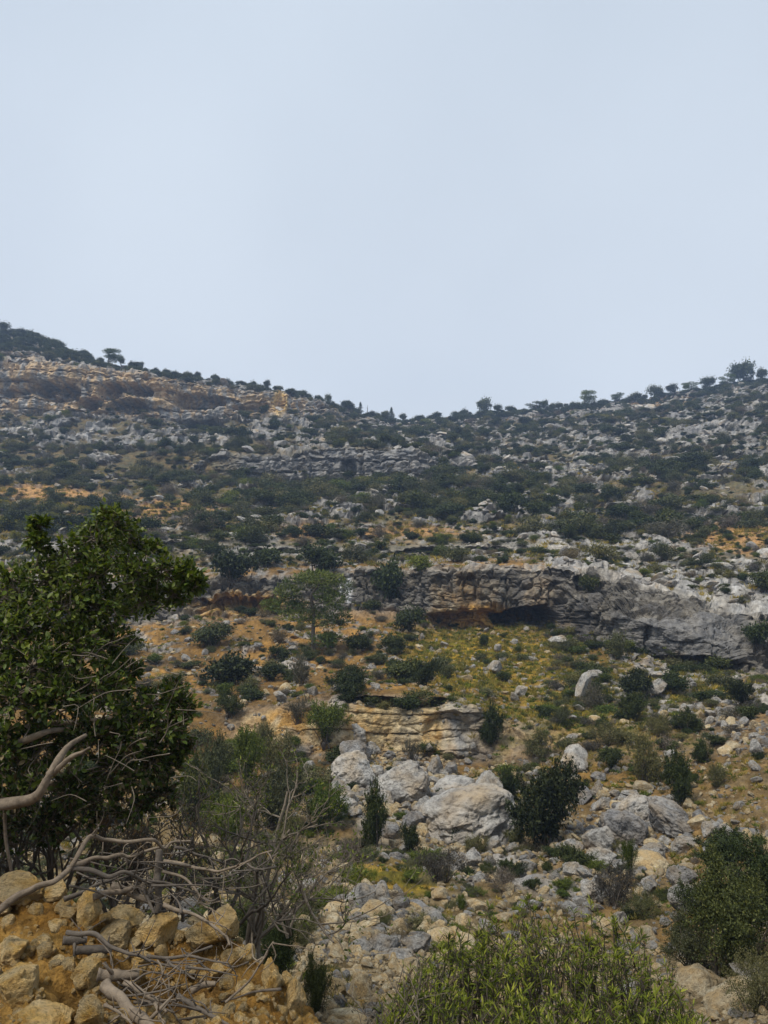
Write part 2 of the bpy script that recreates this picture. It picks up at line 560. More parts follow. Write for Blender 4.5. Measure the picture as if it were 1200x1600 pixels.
# cross-sections of the valley: every row is a break of slope; (column, row in photo or height, distance)
Z, R = 'z', 'r'
ROWS = [
    (6, Z, [(0, -1.6, 0.7)]),                                                                               # 0 at the feet
    (8, Z, [(0, -1.62, 2.2), (400, -1.75, 2.2), (600, -1.95, 2.2), (1200, -2.1, 2.2)]),                      # 1
    (34, Z, [(0, -2.2, 4), (300, -2.3, 4), (500, -2.35, 4), (800, -2.7, 4), (1200, -2.55, 4)]),              # 2
    (64, Z, [(0, -3.4, 8), (300, -3.6, 8), (600, -3.75, 8), (800, -4.0, 8), (1000, -4.1, 8), (1200, -3.7, 8)]),   # 3
    (56, Z, [(0, -5.0, 13), (400, -5.0, 13), (600, -5.1, 13), (800, -5.3, 13), (1000, -5.3, 13), (1200, -4.6, 13)]),   # 4
    (64, Z, [(0, -5.8, 18), (400, -5.9, 18), (600, -5.9, 18), (800, -6.0, 18), (1000, -5.6, 18), (1200, -4.7, 18)]),   # 5
    (70, R, [(0, 1190, 26), (400, 1185, 26), (600, 1180, 27), (730, 1188, 27), (800, 1190, 26), (1000, 1190, 24), (1200, 1165, 22)]),   # 6 wall foot
    (56, R, [(0, 1120, 29), (400, 1108, 28.5), (500, 1096, 27.6), (600, 1088, 27.6), (730, 1100, 27.6), (800, 1125, 28.6), (1000, 1130, 28), (1200, 1100, 27)]),   # 7 wall top
    (66, R, [(0, 1045, 38), (400, 1040, 38), (600, 1045, 37), (800, 1040, 38), (1000, 1070, 34), (1200, 1075, 31)]),   # 8
    (44, R, [(0, 985, 46), (200, 975, 47), (400, 962, 48), (600, 960, 49), (690, 984, 48), (800, 986, 47), (870, 990, 46), (930, 1003, 43), (1000, 1022, 40), (1100, 1048, 37), (1160, 1050, 36), (1250, 1040, 36)]),   # 9 cliff foot
    (44, R, [(0, 950, 47.5), (200, 940, 48.5), (400, 932, 49.5), (600, 928, 50.5), (690, 936, 48.6), (800, 938, 47.3), (870, 940, 46.2), (930, 950, 43.4), (1000, 970, 39.6), (1060, 985, 38), (1110, 1000, 37), (1160, 1010, 37.5), (1250, 1005, 37.5)]),   # 10
    (22, R, [(0, 908, 49), (200, 905, 50), (330, 905, 50.5), (400, 900, 51), (600, 893, 51.5), (700, 888, 49.3), (850, 886, 48), (920, 890, 46.5), (1000, 913, 43), (1060, 928, 41.5), (1110, 945, 41), (1160, 955, 41), (1250, 955, 41)]),   # 11 cliff top
    (16, R, [(0, 868, 60), (250, 860, 60), (400, 868, 60), (600, 868, 60), (800, 862, 60), (1000, 878, 57), (1200, 900, 52)]),   # 12 ledge foot
    (52, R, [(0, 850, 62), (250, 842, 62), (400, 852, 62), (600, 856, 62), (800, 850, 62), (1000, 866, 59), (1200, 885, 54)]),   # 13 ledge top
    (34, R, [(0, 775, 90), (250, 790, 86), (600, 790, 85), (800, 788, 84), (1000, 795, 82), (1200, 795, 78)]),   # 14
    (44, R, [(0, 715, 112), (200, 735, 106), (400, 755, 103), (550, 752, 103), (660, 750, 103), (720, 738, 107), (800, 735, 110), (1000, 735, 104), (1200, 725, 100)]),   # 15
    (26, R, [(0, 700, 116), (200, 715, 110), (400, 710, 104.6), (550, 700, 104.6), (640, 710, 105), (720, 724, 112), (800, 720, 118), (1000, 715, 114), (1200, 700, 110)]),   # 16
    (24, R, [(0, 670, 128), (200, 684, 130), (400, 676, 132), (600, 690, 138), (800, 692, 138), (1000, 682, 136), (1200, 660, 133)]),   # 17
    (58, R, [(0, 648, 135), (100, 648, 136), (200, 655, 138), (300, 660, 142), (400, 652, 148), (470, 650, 153), (550, 664, 160), (620, 676, 165), (800, 670, 165), (1000, 652, 163), (1200, 625, 158)]),   # 18
    (28, R, [(0, 562, 137.5), (100, 572, 138.5), (200, 584, 140.5), (300, 600, 145), (400, 614, 151), (470, 624, 157), (550, 648, 172), (620, 667, 180), (800, 657, 185), (1000, 640, 185), (1200, 606, 183)]),   # 19
    (6, R, [(-100, 512, 182), (0, 524, 178), (60, 530, 175), (120, 556, 168), (170, 574, 164), (200, 577, 163), (300, 597, 166), (400, 611, 172), (470, 622, 178), (520, 637, 186), (590, 657, 200), (640, 660, 205), (750, 651, 208), (850, 642, 208), (950, 633, 208), (1050, 619, 206), (1120, 606, 205), (1200, 594, 205), (1350, 570, 205)]),   # 20 ridge
    (4, Z, [(0, 42, 215), (600, 34, 240), (1200, 42, 240)]),     # 21
    (0, Z, [(0, 5, 260), (600, 5, 290), (1200, 5, 290)]),        # 22
]

fine = np.arange(-230, 1431, 2.35)
side = np.array((25, 60, 110, 180, 280, 420, 600, 850, 1100.0))
colpx = np.concatenate([fine[0] - side[::-1], fine, fine[-1] + side])
NC = len(colpx)
Yk, Zk = [], []
for cnt, mode, pts in ROWS:
    pts = sorted(pts)
    cx = [p[0] for p in pts]
    Yc = pchip(cx, [p[2] for p in pts], colpx)
    vv = pchip(cx, [p[1] for p in pts], colpx)
    if mode == R:
        b = (800 - vv) / FPX
        zc = Yc * (SP + b * CP) / (CP - b * SP)
    else:
        zc = vv
    Yk.append(Yc)
    Zk.append(zc)
Yk, Zk = np.array(Yk), np.array(Zk)
ks = []
for i, (cnt, _, _) in enumerate(ROWS[:-1]):
    ks.append(i + np.arange(cnt) / cnt)
ks = np.concatenate(ks + [[len(ROWS) - 1.0]])
NR = len(ks)
i0 = np.clip(ks.astype(int), 0, len(ROWS) - 2)
fr = (ks - i0)[:, None]
Yg = Yk[i0] * (1 - fr) + Yk[i0 + 1] * fr
Zg = Zk[i0] * (1 - fr) + Zk[i0 + 1] * fr
for _ in range(2):     # soften the breaks of slope a little
    Yg[1:-1] = 0.25 * Yg[:-2] + 0.5 * Yg[1:-1] + 0.25 * Yg[2:]
    Zg[1:-1] = 0.25 * Zg[:-2] + 0.5 * Zg[1:-1] + 0.25 * Zg[2:]
dep = Yg * CP + Zg * SP
Xg = (colpx[None, :] - 600) / FPX * np.maximum(dep, 0.2)
G = np.stack([Xg, Yg, Zg], -1)
Kg = np.broadcast_to(ks[:, None], Yg.shape)
PX = np.broadcast_to(colpx[None, :], Yg.shape).ravel().copy()
_, PY, _ = project(G)
PY = PY.ravel()
K = Kg.ravel().copy()


def grid_normals(g):
    du = np.gradient(g, axis=1)
    dv = np.gradient(g, axis=0)
    return unit(np.cross(du, dv))


def seg(a, b, soft=0.25):
    return sstep(a - soft, a + soft, K) * (1 - sstep(b - soft, b + soft, K))


def blob(cx, cy_, rx, ry, soft=0.5, warp=None):
    d = np.sqrt(((PX - cx) / rx) ** 2 + ((PY - cy_) / ry) ** 2)
    if warp is not None:
        d = d + warp
    return 1 - sstep(1 - soft, 1 + soft * 0.4, d)


B0 = G.reshape(-1, 3).astype(np.float32)
NRM = grid_normals(G).reshape(-1, 3)
Yv = B0[:, 1]
farz = sstep(55, 75, Yv)
nearz = 1 - sstep(19, 25, Yv)
midz = 1 - farz - nearz
wA = fbm(B0 * 0.06, 4)                       # broad
wB = fbm(B0 * 0.25 + 31, 4)
wC = fbm(B0 * 0.9 + 71, 4)
wE = fbm(B0 * 2.2 + 13, 3)

cliff_main = seg(9, 11, 0.15)
cliff_low = seg(6, 7, 0.12) * sstep(330, 430, PX) * (1 - sstep(720, 760, PX) * 0.6) * (1 - 0.6 * sstep(820, 900, PX))
cliff_mid = seg(15, 16, 0.15) * blob(530, 730, 190, 80, 0.4)
cliff_up = seg(18, 19, 0.15) * (1 - sstep(440, 560, PX))
ledge = seg(12, 13, 0.2)
cliffw = np.clip(cliff_main + cliff_low + cliff_mid + cliff_up + ledge * 0.7, 0, 1)

# ---- rock masks
buttress = blob(1065, 985, 110, 75, 0.4, wB * 0.3)
slab_right = blob(1190, 960, 130, 90, 0.5, wB * 0.4) * seg(8.6, 11.8)
rock_far = sstep(-0.06, 0.16, wB + 0.55 * wA + 0.25 * wC + 0.10 * seg(16.5, 21) + 0.12 * (PX > 700) * seg(13, 18)) * seg(13, 21)
soil_patch = np.clip(blob(60, 775, 110, 22, 0.6, wC * 0.6) + blob(1150, 840, 95, 26, 0.6, wC * 0.6) + blob(640, 832, 110, 12, 0.8, wC) + blob(230, 800, 130, 22, 0.9, wC) + blob(480, 830, 60, 14, 0.8, wC), 0, 1)
rock_far = rock_far * (1 - soil_patch)
rock_mid = np.clip(sstep(0.1, 0.3, wC + 0.6 * wB + 0.3 * (PX > 950) - 0.3 * blob(760, 1020, 150, 60)) * seg(7, 9) * 0.8 + buttress + slab_right + seg(11, 12, 0.3) * sstep(-0.1, 0.2, wC + 0.4 * (PX > 850)), 0, 1)
rock = np.clip(cliffw + rock_far + rock_mid, 0, 1)

# ---- displacement
disp = np.zeros(len(B0), np.float32)         # along the normal
out_y = np.zeros(len(B0), np.float32)        # horizontally, towards the viewer (negative Y)


def strata(p, th, warp, amp_seed):
    t = p[:, 2] / th + warp
    lay = np.floor(t)
    f = t - lay
    h = fbm(np.stack([p[:, 0] / th * 0.22, p[:, 1] / th * 0.1, lay * 7.7 + amp_seed], -1), 2) + 0.35 * _h(lay.astype(np.int64), lay.astype(np.int64) * 3, lay.astype(np.int64) * 0 + amp_seed, 3)
    prof = sstep(0.0, 0.12, f) * (1 - 0.3 * sstep(0.8, 1.0, f))
    return prof * (0.55 + 0.9 * h) * th, f


# middle distance: thin limestone beds
mi = np.where(midz > 0.001)[0]
pm = B0[mi]
s1, f1m = strata(pm, 0.62, 0.2 * wB[mi] + 0.4 * wA[mi] + 0.02 * pm[:, 0], 2)
v1, v2, vc = voronoi(pm * np.array((0.6, 0.75, 1.5), np.float32) + np.stack([wC[mi] * 0.35, wB[mi] * 0.4, wC[mi] * 0.2], -1))
v1b, v2b, vcb = voronoi(pm * np.array((1.7, 1.9, 3.2), np.float32) + 9 + wE[mi, None] * 0.25)
rk, cw = rock[mi], cliffw[mi]
smooth_but = 1 - 0.55 * buttress[mi]
blocky = 1 - 0.72 * np.clip(cliff_main[mi] + cliff_low[mi], 0, 1)
vert = fbm(pm * np.array((0.42, 0.42, 0.10), np.float32) + 19, 4)
fissure = fbm(pm * np.array((0.8, 0.8, 0.16), np.float32) + 57, 3)
fissure = 1 - sstep(0.0, 0.07, np.abs(fissure))
cm = cliff_main[mi]
disp[mi] += midz[mi] * (rk * smooth_but * blocky * (0.22 * (0.55 - v1) + 0.42 * (vc - 0.5) - 0.22 * (1 - sstep(0.0, 0.12, v2 - v1)) + 0.10 * (0.5 - v1b) - 0.05 * (1 - sstep(0, 0.1, v2b - v1b))) + 0.30 * fbm(pm * 0.45 + 3, 4) * (0.5 + rk) + 0.07 * fbm(pm * 4.0, 3)
                        + np.clip(cm + cliff_low[mi], 0, 1) * (0.3 * (vc - 0.5) + 0.2 * (vcb - 0.5)) * (1 - 0.45 * buttress[mi]) * (1 - 0.75 * cliff_low[mi]) + cm * ((0.95 - 0.4 * buttress[mi]) * vert - 0.4 * fissure * (1 - 0.6 * buttress[mi]) + 0.08 * fbm(pm * 1.3 + 2, 4, ridged=True)) + cliff_low[mi] * (0.35 * vert + 0.06 * fbm(pm * 1.6 + 2, 4, ridged=True)))
topcut = sstep(10.5, 10.95, K[mi])
out_y[mi] += midz[mi] * (0.12 + 0.88 * np.maximum(rk, 0.35 * sstep(-0.1, 0.3, wC[mi]))) * s1 * 0.6 * smooth_but * (1 - 0.55 * np.clip(cm * 0.8 * (1 - topcut) + cliff_low[mi] * 1.3, 0, 1))
# far: thick beds and karst blocks
fi = np.where(farz > 0.001)[0]
pf = B0[fi]
s2, f2f = strata(pf, 1.9, 0.4 * wA[fi] + 0.14 * wB[fi] + 0.012 * pf[:, 0], 5)
s3, _ = strata(pf, 0.8, 0.3 * wB[fi] + 0.1 * wC[fi], 9)
v1, v2, vc = voronoi(pf * np.array((0.28, 0.34, 0.8), np.float32) + np.stack([wB[fi] * 0.9, wA[fi], wC[fi] * 0.5], -1))
v1b, v2b, vcb = voronoi(pf * np.array((0.7, 0.8, 2.0), np.float32) + 5 + wC[fi, None] * 0.7)
rf = rock[fi]
cmid = cliff_mid[fi]
cup = np.clip(cliff_up[fi] + cmid, 0, 1)
vertf = fbm(pf * np.array((0.16, 0.16, 0.045), np.float32) + 23, 4)
fisf = fbm(pf * np.array((0.3, 0.3, 0.07), np.float32) + 61, 3)
fisf = 1 - sstep(0.0, 0.08, np.abs(fisf))
rf_b = rf * (1 - 0.8 * cup)
disp[fi] += farz[fi] * cup * (0.7 * (vc - 0.5) + 0.35 * (vcb - 0.5) + 2.0 * vertf - 0.6 * fisf + 0.25 * fbm(pf * 0.5 + 7, 4, ridged=True))
disp[fi] += farz[fi] * (rf_b * (0.4 * (0.5 - v1) + 1.0 * (vc - 0.4) - 0.35 * (1 - sstep(0.0, 0.15, v2 - v1)) + 0.5 * (vcb - 0.5)) + 1.0 * fbm(pf * 0.12 + 3, 4) + 0.3 * fbm(pf * 0.8, 3))
out_y[fi] += farz[fi] * (0.1 + 0.9 * rf) * (s2 * 0.62 * (1 + 0.3 * cliff_up[fi]) + 0.5 * s3 * (1 - 0.6 * cup))
# near ground: lumpy rubble
ni = np.where(nearz > 0.001)[0]
pn = B0[ni]
a1, a2, ac = voronoi(pn * 1.6 + 4)
b1, b2, bc = voronoi(pn * 5.0 + 2)
ns = np.clip(Yv[ni] / 12, 0.15, 1)
disp[ni] += nearz[ni] * ns * (0.30 * fbm(pn * 0.35 + 8, 4) + 0.12 * fbm(pn * 1.7, 3) + 0.10 * (0.5 - a1) + 0.05 * (0.5 - b1))

# ---- recesses: caves and undercuts, pushed into the hill
push = np.zeros(len(B0), np.float32)
wc3 = wC * 0.35
for (cx, cy_, rx, ry, dpt) in [
    (818, 968, 50, 20, 7.0), (846, 967, 30, 22, 6.0), (755, 970, 85, 17, 1.6), (728, 974, 30, 10, 0.6),   # big cave and its shelf
    (918, 912, 20, 22, 1.2), (735, 925, 12, 26, 0.7), (866, 935, 10, 30, 0.7),
    (380, 946, 75, 13, 1.9), (310, 945, 40, 10, 0.9),
    (640, 1099, 95, 10, 1.3), (585, 1096, 55, 9, 1.4), (520, 1092, 40, 9, 0.8), (700, 1140, 40, 30, 0.35),
    (1090, 1040, 80, 15, 2.4), (1030, 1032, 40, 8, 0.8), (1010, 1000, 8, 22, 0.5),
    (280, 852, 55, 8, 1.8), (660, 863, 70, 7, 1.6), (760, 862, 40, 7, 1.2), (420, 862, 50, 6, 1.2),
    (72, 611, 20, 13, 6), (108, 615, 20, 14, 5), (143, 634, 22, 12, 6), (175, 616, 22, 15, 5), (217, 614, 23, 12, 5),
    (282, 624, 8, 10, 4), (312, 628, 42, 12, 5), (315, 668, 42, 10, 5), (205, 640, 32, 10, 5), (90, 627, 18, 7, 4),
    (30, 615, 30, 8, 2.5), (390, 640, 30, 8, 3), (437, 632, 8, 14, 2), (470, 720, 14, 18, 2), (545, 735, 12, 16, 2)]:
    m = blob(cx, cy_, rx, ry, 0.3, wc3 * (0.5 if cy_ < 700 else 1.0))
    push = np.maximum(push, m * dpt)
D = B0 + NRM * disp[:, None]
D[:, 1] -= out_y
D[:, 1] += push
D = D.astype(np.float32)

# ---- colours of the ground, with some cliff shade painted in
def c(*v):
    return np.array(v, np.float32)


def lerp(a, b, t):
    return a + (b - a) * t[:, None]


wD = fbm(B0 * np.array((1.0, 1.0, 0.16), np.float32) * 0.8 + 5, 4)     # vertical streaks
soil = lerp(c(0.17, 0.1, 0.032)[None].repeat(len(B0), 0), c(0.30, 0.17, 0.048), sstep(-0.2, 0.35, wB))
soil = lerp(soil, c(0.095, 0.065, 0.03), sstep(-0.1, 0.3, wC) * 0.75)
veg = seg(11.5, 19) * (1 - soil_patch)
soil = lerp(soil, c(0.095, 0.088, 0.05), veg * (0.62 + 0.33 * sstep(-0.2, 0.2, wC)))
moss = np.clip(blob(760, 1025, 150, 62, 0.7, wC * 0.7 + wE * 0.3) + 0.9 * blob(920, 1110, 190, 80, 0.9, wC + wE * 0.5) + 0.9 * blob(640, 1372, 110, 26, 0.6, wC * 0.5) + 0.7 * blob(1090, 1075, 90, 30, 0.8, wC), 0, 1) * (K < 9.1)
soil = lerp(soil, lerp(c(0.13, 0.12, 0.008)[None].repeat(len(B0), 0), c(0.46, 0.29, 0.025), sstep(-0.2, 0.3, wE + wC)), moss * 0.9)
gravel = nearz * sstep(-0.25, 0.15, wB * 0.5 + wC * 0.5 + 0.25)
gravel = np.clip(gravel * (1 - moss) * (1 - 0.45 * sstep(780, 900, PX) * (PY < 1500)), 0, 1)
soil = lerp(soil, lerp(c(0.15, 0.11, 0.05)[None].repeat(len(B0), 0), c(0.26, 0.205, 0.115), sstep(-0.3, 0.3, wE)), gravel * 0.85)
grey = lerp(c(0.27, 0.262, 0.245)[None].repeat(len(B0), 0), c(0.45, 0.44, 0.42), sstep(-0.3, 0.35, wE + 0.5 * wB))
grey = lerp(grey, c(0.12, 0.115, 0.11), sstep(0.0, 0.35, wC) * 0.6)
grey = grey * (1 - 0.58 * np.clip(cliff_main * (1 - 0.6 * sstep(10.75, 11.0, K)) + buttress * 0.35 + 0.1 * cliff_mid, 0, 1))[:, None]  # cliff face darker than its top edge: shade painted into the rock colour
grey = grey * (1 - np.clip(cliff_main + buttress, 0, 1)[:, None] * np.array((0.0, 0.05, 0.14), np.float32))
ochre_face = c(0.42, 0.24, 0.06)
och = np.clip(blob(770, 970, 115, 24, 0.5, wD * 0.5) + 0.3 * blob(720, 935, 40, 45, 0.7, wD) + 0.8 * blob(370, 948, 90, 22, 0.6, wD)
              + 0.9 * blob(1060, 1036, 80, 14, 0.7, wC) + 0.2 * blob(840, 930, 40, 40, 0.8, wD), 0, 1) * np.clip(cliff_main + seg(8.6, 9.2), 0, 1)
och = np.maximum(och, cliff_low * sstep(-0.35, 0.1, wD + 0.3 * wB) * 0.9)
och = np.maximum(och, cliff_up * sstep(-0.15, 0.25, wD + 0.4 * wB + 0.2 * blob(140, 615, 170, 45, 0.8)) * 0.85)
och = np.maximum(och, 0.9 * blob(437, 634, 9, 14, 0.5))
och = np.maximum(och, blob(1160, 1240, 70, 45, 0.5, wC * 0.5) * 0.8)
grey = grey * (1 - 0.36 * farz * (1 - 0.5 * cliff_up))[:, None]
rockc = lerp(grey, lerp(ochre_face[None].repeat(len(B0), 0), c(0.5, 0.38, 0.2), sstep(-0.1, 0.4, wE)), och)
rockc = lerp(rockc, c(0.46, 0.37, 0.21), cliff_low * sstep(-0.25, 0.25, wB + 0.5 * wE) * 0.7)
rockc = lerp(rockc, c(0.62, 0.42, 0.12), np.clip(blob(437, 634, 13, 20, 0.4), 0, 1))
rockc = lerp(rockc, c(0.44, 0.34, 0.22), np.clip(och * cliff_up * 0.75, 0, 1))
stain = cliff_main * sstep(0.02, 0.3, wD) * (1 - 0.4 * och) + 0.5 * cliff_up * sstep(0.15, 0.4, wD)
rockc = lerp(rockc, c(0.1, 0.095, 0.09), np.clip(stain * 0.85, 0, 1))
rockc = lerp(rockc, c(0.58, 0.36, 0.11), np.clip(blob(770, 975, 105, 12, 0.5, wC * 0.4), 0, 1) * np.clip(cliff_main + seg(8.7, 9.3), 0, 1) * 0.85)
rockc = lerp(rockc, c(0.2, 0.2, 0.2), np.clip(buttress * (PY > 960) * 0.6, 0, 1))  # flat grey painted on the lower buttress for its shaded side
rockc = lerp(rockc, c(0.62, 0.63, 0.64), np.clip((blob(545, 925, 6, 28, 0.5, wE * 0.4) + blob(533, 920, 3, 18, 0.5)) * cliff_main, 0, 1) * 0.85)   # pale flowstone streaks
soil = lerp(soil, c(0.38, 0.22, 0.09), soil_patch * 0.8)
bed = np.clip(blob(745, 1352, 100, 30, 0.6, wC * 0.6) + blob(600, 1268, 45, 50, 0.6, wC * 0.6) + 0.8 * blob(890, 1385, 80, 26, 0.6, wC * 0.6), 0, 1)
soil = lerp(soil, c(0.38, 0.37, 0.35), bed * 0.85)
soil = lerp(soil, c(0.075, 0.055, 0.022), np.clip(blob(1020, 1120, 190, 110, 0.7, wC * 0.8), 0, 1) * sstep(-0.2, 0.25, wE + wB) * 0.75)
soil = lerp(soil, c(0.36, 0.24, 0.1), np.clip(blob(985, 1350, 70, 26, 0.6, wC * 0.5), 0, 1) * 0.7)
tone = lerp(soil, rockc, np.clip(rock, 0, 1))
grain = np.interp(Yv, [0, 8, 20, 50, 90, 200], [6, 4, 2.2, 1.3, 0.8, 0.45]).astype(np.float32)

idx = np.arange(NR * NC, dtype=np.int32).reshape(NR, NC)


def band(name, k0, k1, label, cat):
    r = np.where((ks >= k0 - 1e-6) & (ks <= k1 + 1e-6))[0]
    r0, r1 = r[0], r[-1]
    if k1 < len(ROWS) - 1:
        r1 = np.searchsorted(ks, k1)
    sub = idx[r0:r1 + 1]
    base = sub[0, 0]
    q = np.stack([sub[:-1, :-1], sub[:-1, 1:], sub[1:, 1:], sub[1:, :-1]], -1).reshape(-1, 4) - base
    sel = slice(base, sub[-1, -1] + 1)
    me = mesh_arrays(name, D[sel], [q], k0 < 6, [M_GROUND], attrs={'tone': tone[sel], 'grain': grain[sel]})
    return tag(link(name, me), label, cat, kind='structure')


band('near_slope', 0, 4.0, 'stony slope falling from the viewer to the stream bed', 'ground')
band('stream_bed', 4.0, 6.0, 'dry stream bed of pale gravel at the valley bottom', 'stream bed')
band('lower_rock_bank', 6.0, 7.15, 'low ochre rock bank rising behind the stream bed', 'rock face')
band('grassy_slope', 7.15, 9.0, 'ochre and green slope between low bank and long cliff', 'slope')
band('rock_cliff', 9.0, 11.2, 'long grey limestone cliff with a dark cave', 'cliff')
band('terrace', 11.2, 15.0, 'scrubby terrace above the long cliff', 'terrace')
band('rocky_hillside', 15.0, 18.0, 'rocky far hillside dotted with scrub', 'hillside')
band('upper_cliff', 18.0, 22.0, 'high cliff band with small caves below the skyline', 'cliff')

# the slope the viewer stands on goes on behind
gx, gy = np.meshgrid(np.linspace(-330, 330, 34), np.concatenate([np.linspace(-90, -6, 15), [-3, -1, 0.72]]))
gz = np.where(gy > -2, -1.62, -1.62 + (-(gy + 2)) * 0.3) + 0.6 * np.sin(gx * 0.07) * sstep(0, 30, -gy) - 0.02
bv = np.stack([gx, gy, gz], -1)
ii = np.arange(gx.size).reshape(gx.shape)
bq = np.stack([ii[:-1, :-1], ii[:-1, 1:], ii[1:, 1:], ii[1:, :-1]], -1).reshape(-1, 4)
me = mesh_arrays('ground', bv.reshape(-1, 3), [bq], True, [M_GROUND], attrs={'tone': np.tile(c(0.2, 0.16, 0.09), (gx.size, 1)), 'grain': np.full(gx.size, 2.0)})
tag(link('ground', me), 'hillside ground behind the viewer', 'ground', kind='structure')

# ---- lookup of the ground under a pixel
class Lookup:
    def __init__(self, pts, nrm, cell=3):
        self.cell = cell
        self.W, self.H = 1500 // cell, 1900 // cell
        x, y, d = project(pts)
        gx = ((x + 150) / cell).astype(int)
        gy = (y / cell).astype(int)
        ok = (gx >= 0) & (gx < self.W) & (gy >= 0) & (gy < self.H) & (pts[:, 1] > 0.6)
        ids = np.where(ok)[0]
        ids = ids[np.argsort(-d[ids])]
        self.buf = np.full((self.H, self.W), -1, np.int64)
        self.dep = np.full((self.H, self.W), 1e9)
        self.buf[gy[ids], gx[ids]] = ids
        self.dep[gy[ids], gx[ids]] = d[ids]
        self.pts, self.nrm, self.d = pts, nrm, d

    def __call__(self, px, py):
        gx, gy = int((px + 150) / self.cell), int(py / self.cell)
        for r in range(0, 14):
            x0, x1, y0, y1 = max(gx - r, 0), min(gx + r + 1, self.W), max(gy - r, 0), min(gy + r + 1, self.H)
            b = self.buf[y0:y1, x0:x1]
            if (b >= 0).any():
                dd = np.where(b >= 0, self.dep[y0:y1, x0:x1], 1e9)
                i = b.ravel()[dd.ravel().argmin()]
                return self.pts[i].astype(float), self.nrm[i].astype(float)
        return at(px, py, 20.0), np.array((0, 0, 1.0))

    def visible(self, ids):
        x, y, d = project(self.pts[ids])
        gx = np.clip(((x + 150) / self.cell).astype(int), 0, self.W - 1)
        gy = np.clip((y / self.cell).astype(int), 0, self.H - 1)
        return (d <= self.dep[gy, gx] * 1.03) & (x > -10) & (x < 1210) & (y > 0) & (y < 1605)


NF = grid_normals(D.reshape(NR, NC, 3)).reshape(-1, 3)
LAND = Lookup(D, NF)
_g = D.reshape(NR, NC, 3)
_du = np.linalg.norm(np.gradient(_g, axis=1), axis=2)
_dv = np.linalg.norm(np.gradient(_g, axis=0), axis=2)
AREA = (_du * _dv).ravel()

# ================================================================== PROTOTYPES
def ico(sub):
    t = (1 + 5 ** 0.5) / 2
    v = [(-1, t, 0), (1, t, 0), (-1, -t, 0), (1, -t, 0), (0, -1, t), (0, 1, t), (0, -1, -t), (0, 1, -t), (t, 0, -1), (t, 0, 1), (-t, 0, -1), (-t, 0, 1)]
    f = [(0, 11, 5), (0, 5, 1), (0, 1, 7), (0, 7, 10), (0, 10, 11), (1, 5, 9), (5, 11, 4), (11, 10, 2), (10, 7, 6), (7, 1, 8), (3, 9, 4), (3, 4, 2), (3, 2, 6), (3, 6, 8), (3, 8, 9), (4, 9, 5), (2, 4, 11), (6, 2, 10), (8, 6, 7), (9, 8, 1)]
    v = [np.array(x) / np.linalg.norm(x) for x in v]
    for _ in range(sub):
        mid, nf = {}, []

        def m(a, b):
            k = (min(a, b), max(a, b))
            if k not in mid:
                p = v[a] + v[b]
                v.append(p / np.linalg.norm(p))
                mid[k] = len(v) - 1
            return mid[k]
        for a, b, cc in f:
            x, y, z = m(a, b), m(b, cc), m(cc, a)
            nf += [(a, x, z), (b, y, x), (cc, z, y), (x, y, z)]
        f = nf
    return np.array(v, np.float32), np.array(f, np.int32)


ICO = {s: ico(s) for s in (1, 2, 3, 4, 5)}


def rock_mesh(name, seed, sub, mat, cuts=9, angular=0.75, rough=0.1, crack=0.0, smooth=True):
    """a stone of about unit radius: a ball trimmed by flat faces, then weathered"""
    r = np.random.default_rng(seed)
    v, f = ICO[sub]
    p = v.copy()
    p *= 1 + 0.22 * fbm(v * 0.9 + seed * 3.1, 2)[:, None]
    for _ in range(cuts):
        n = unit(r.normal(size=3))
        o = r.uniform(angular - 0.12, angular + 0.2)
        d = p @ n - o
        p = p - np.maximum(d, 0)[:, None] * n * 0.93
    n3 = fbm(p * 2.2 + seed, 4)
    p = p * (1 + rough * n3)[:, None]
    if sub >= 3:
        _f1, _f2, _id = voronoi(p * np.array((1.6, 1.6, 2.6), np.float32) + seed * 2.3 + 0.4 * n3[:, None])
        p = p * (1 + 0.09 * (_id - 0.5))[:, None]
    p = p * (1 + rough * 0.5 * fbm(p * 7 + seed, 3, ridged=True))[:, None]
    if crack:
        f1, f2, _c = voronoi(p * 1.1 + seed * 1.7 + 0.2 * n3[:, None])
        p = p * (1 - crack * (1 - sstep(0, 0.09, f2 - f1)))[:, None]
    return mesh_arrays(name, p, [f], smooth, [mat])


GREY_ROCKS = [rock_mesh('grey_boulder_mesh', 100 + i, 4, M_GREY, 12, 0.62, 0.13, 0.03) for i in range(8)]
BIG_ROCKS = [rock_mesh('big_boulder_mesh', 200 + i, 4, M_GREY, 9, 0.72, 0.12, 0.05) for i in range(6)]
PALE_ROCKS = [rock_mesh('pale_stone_mesh', 300 + i, 2, M_PALE, 12, 0.58, 0.14, smooth=False) for i in range(8)]
GREY_SMALL = [rock_mesh('grey_stone_mesh', 400 + i, 2, M_GREY, 12, 0.58, 0.14, smooth=False) for i in range(8)]
YELLOW_ROCKS = [rock_mesh('ochre_stone_mesh', 500 + i, 4, M_YELLOW, 13, 0.6, 0.1, 0.03) for i in range(8)]
YELLOW_SMALL = [rock_mesh('ochre_pebble_mesh', 600 + i, 2, M_YELLOW, 9, 0.68, 0.1) for i in range(5)]


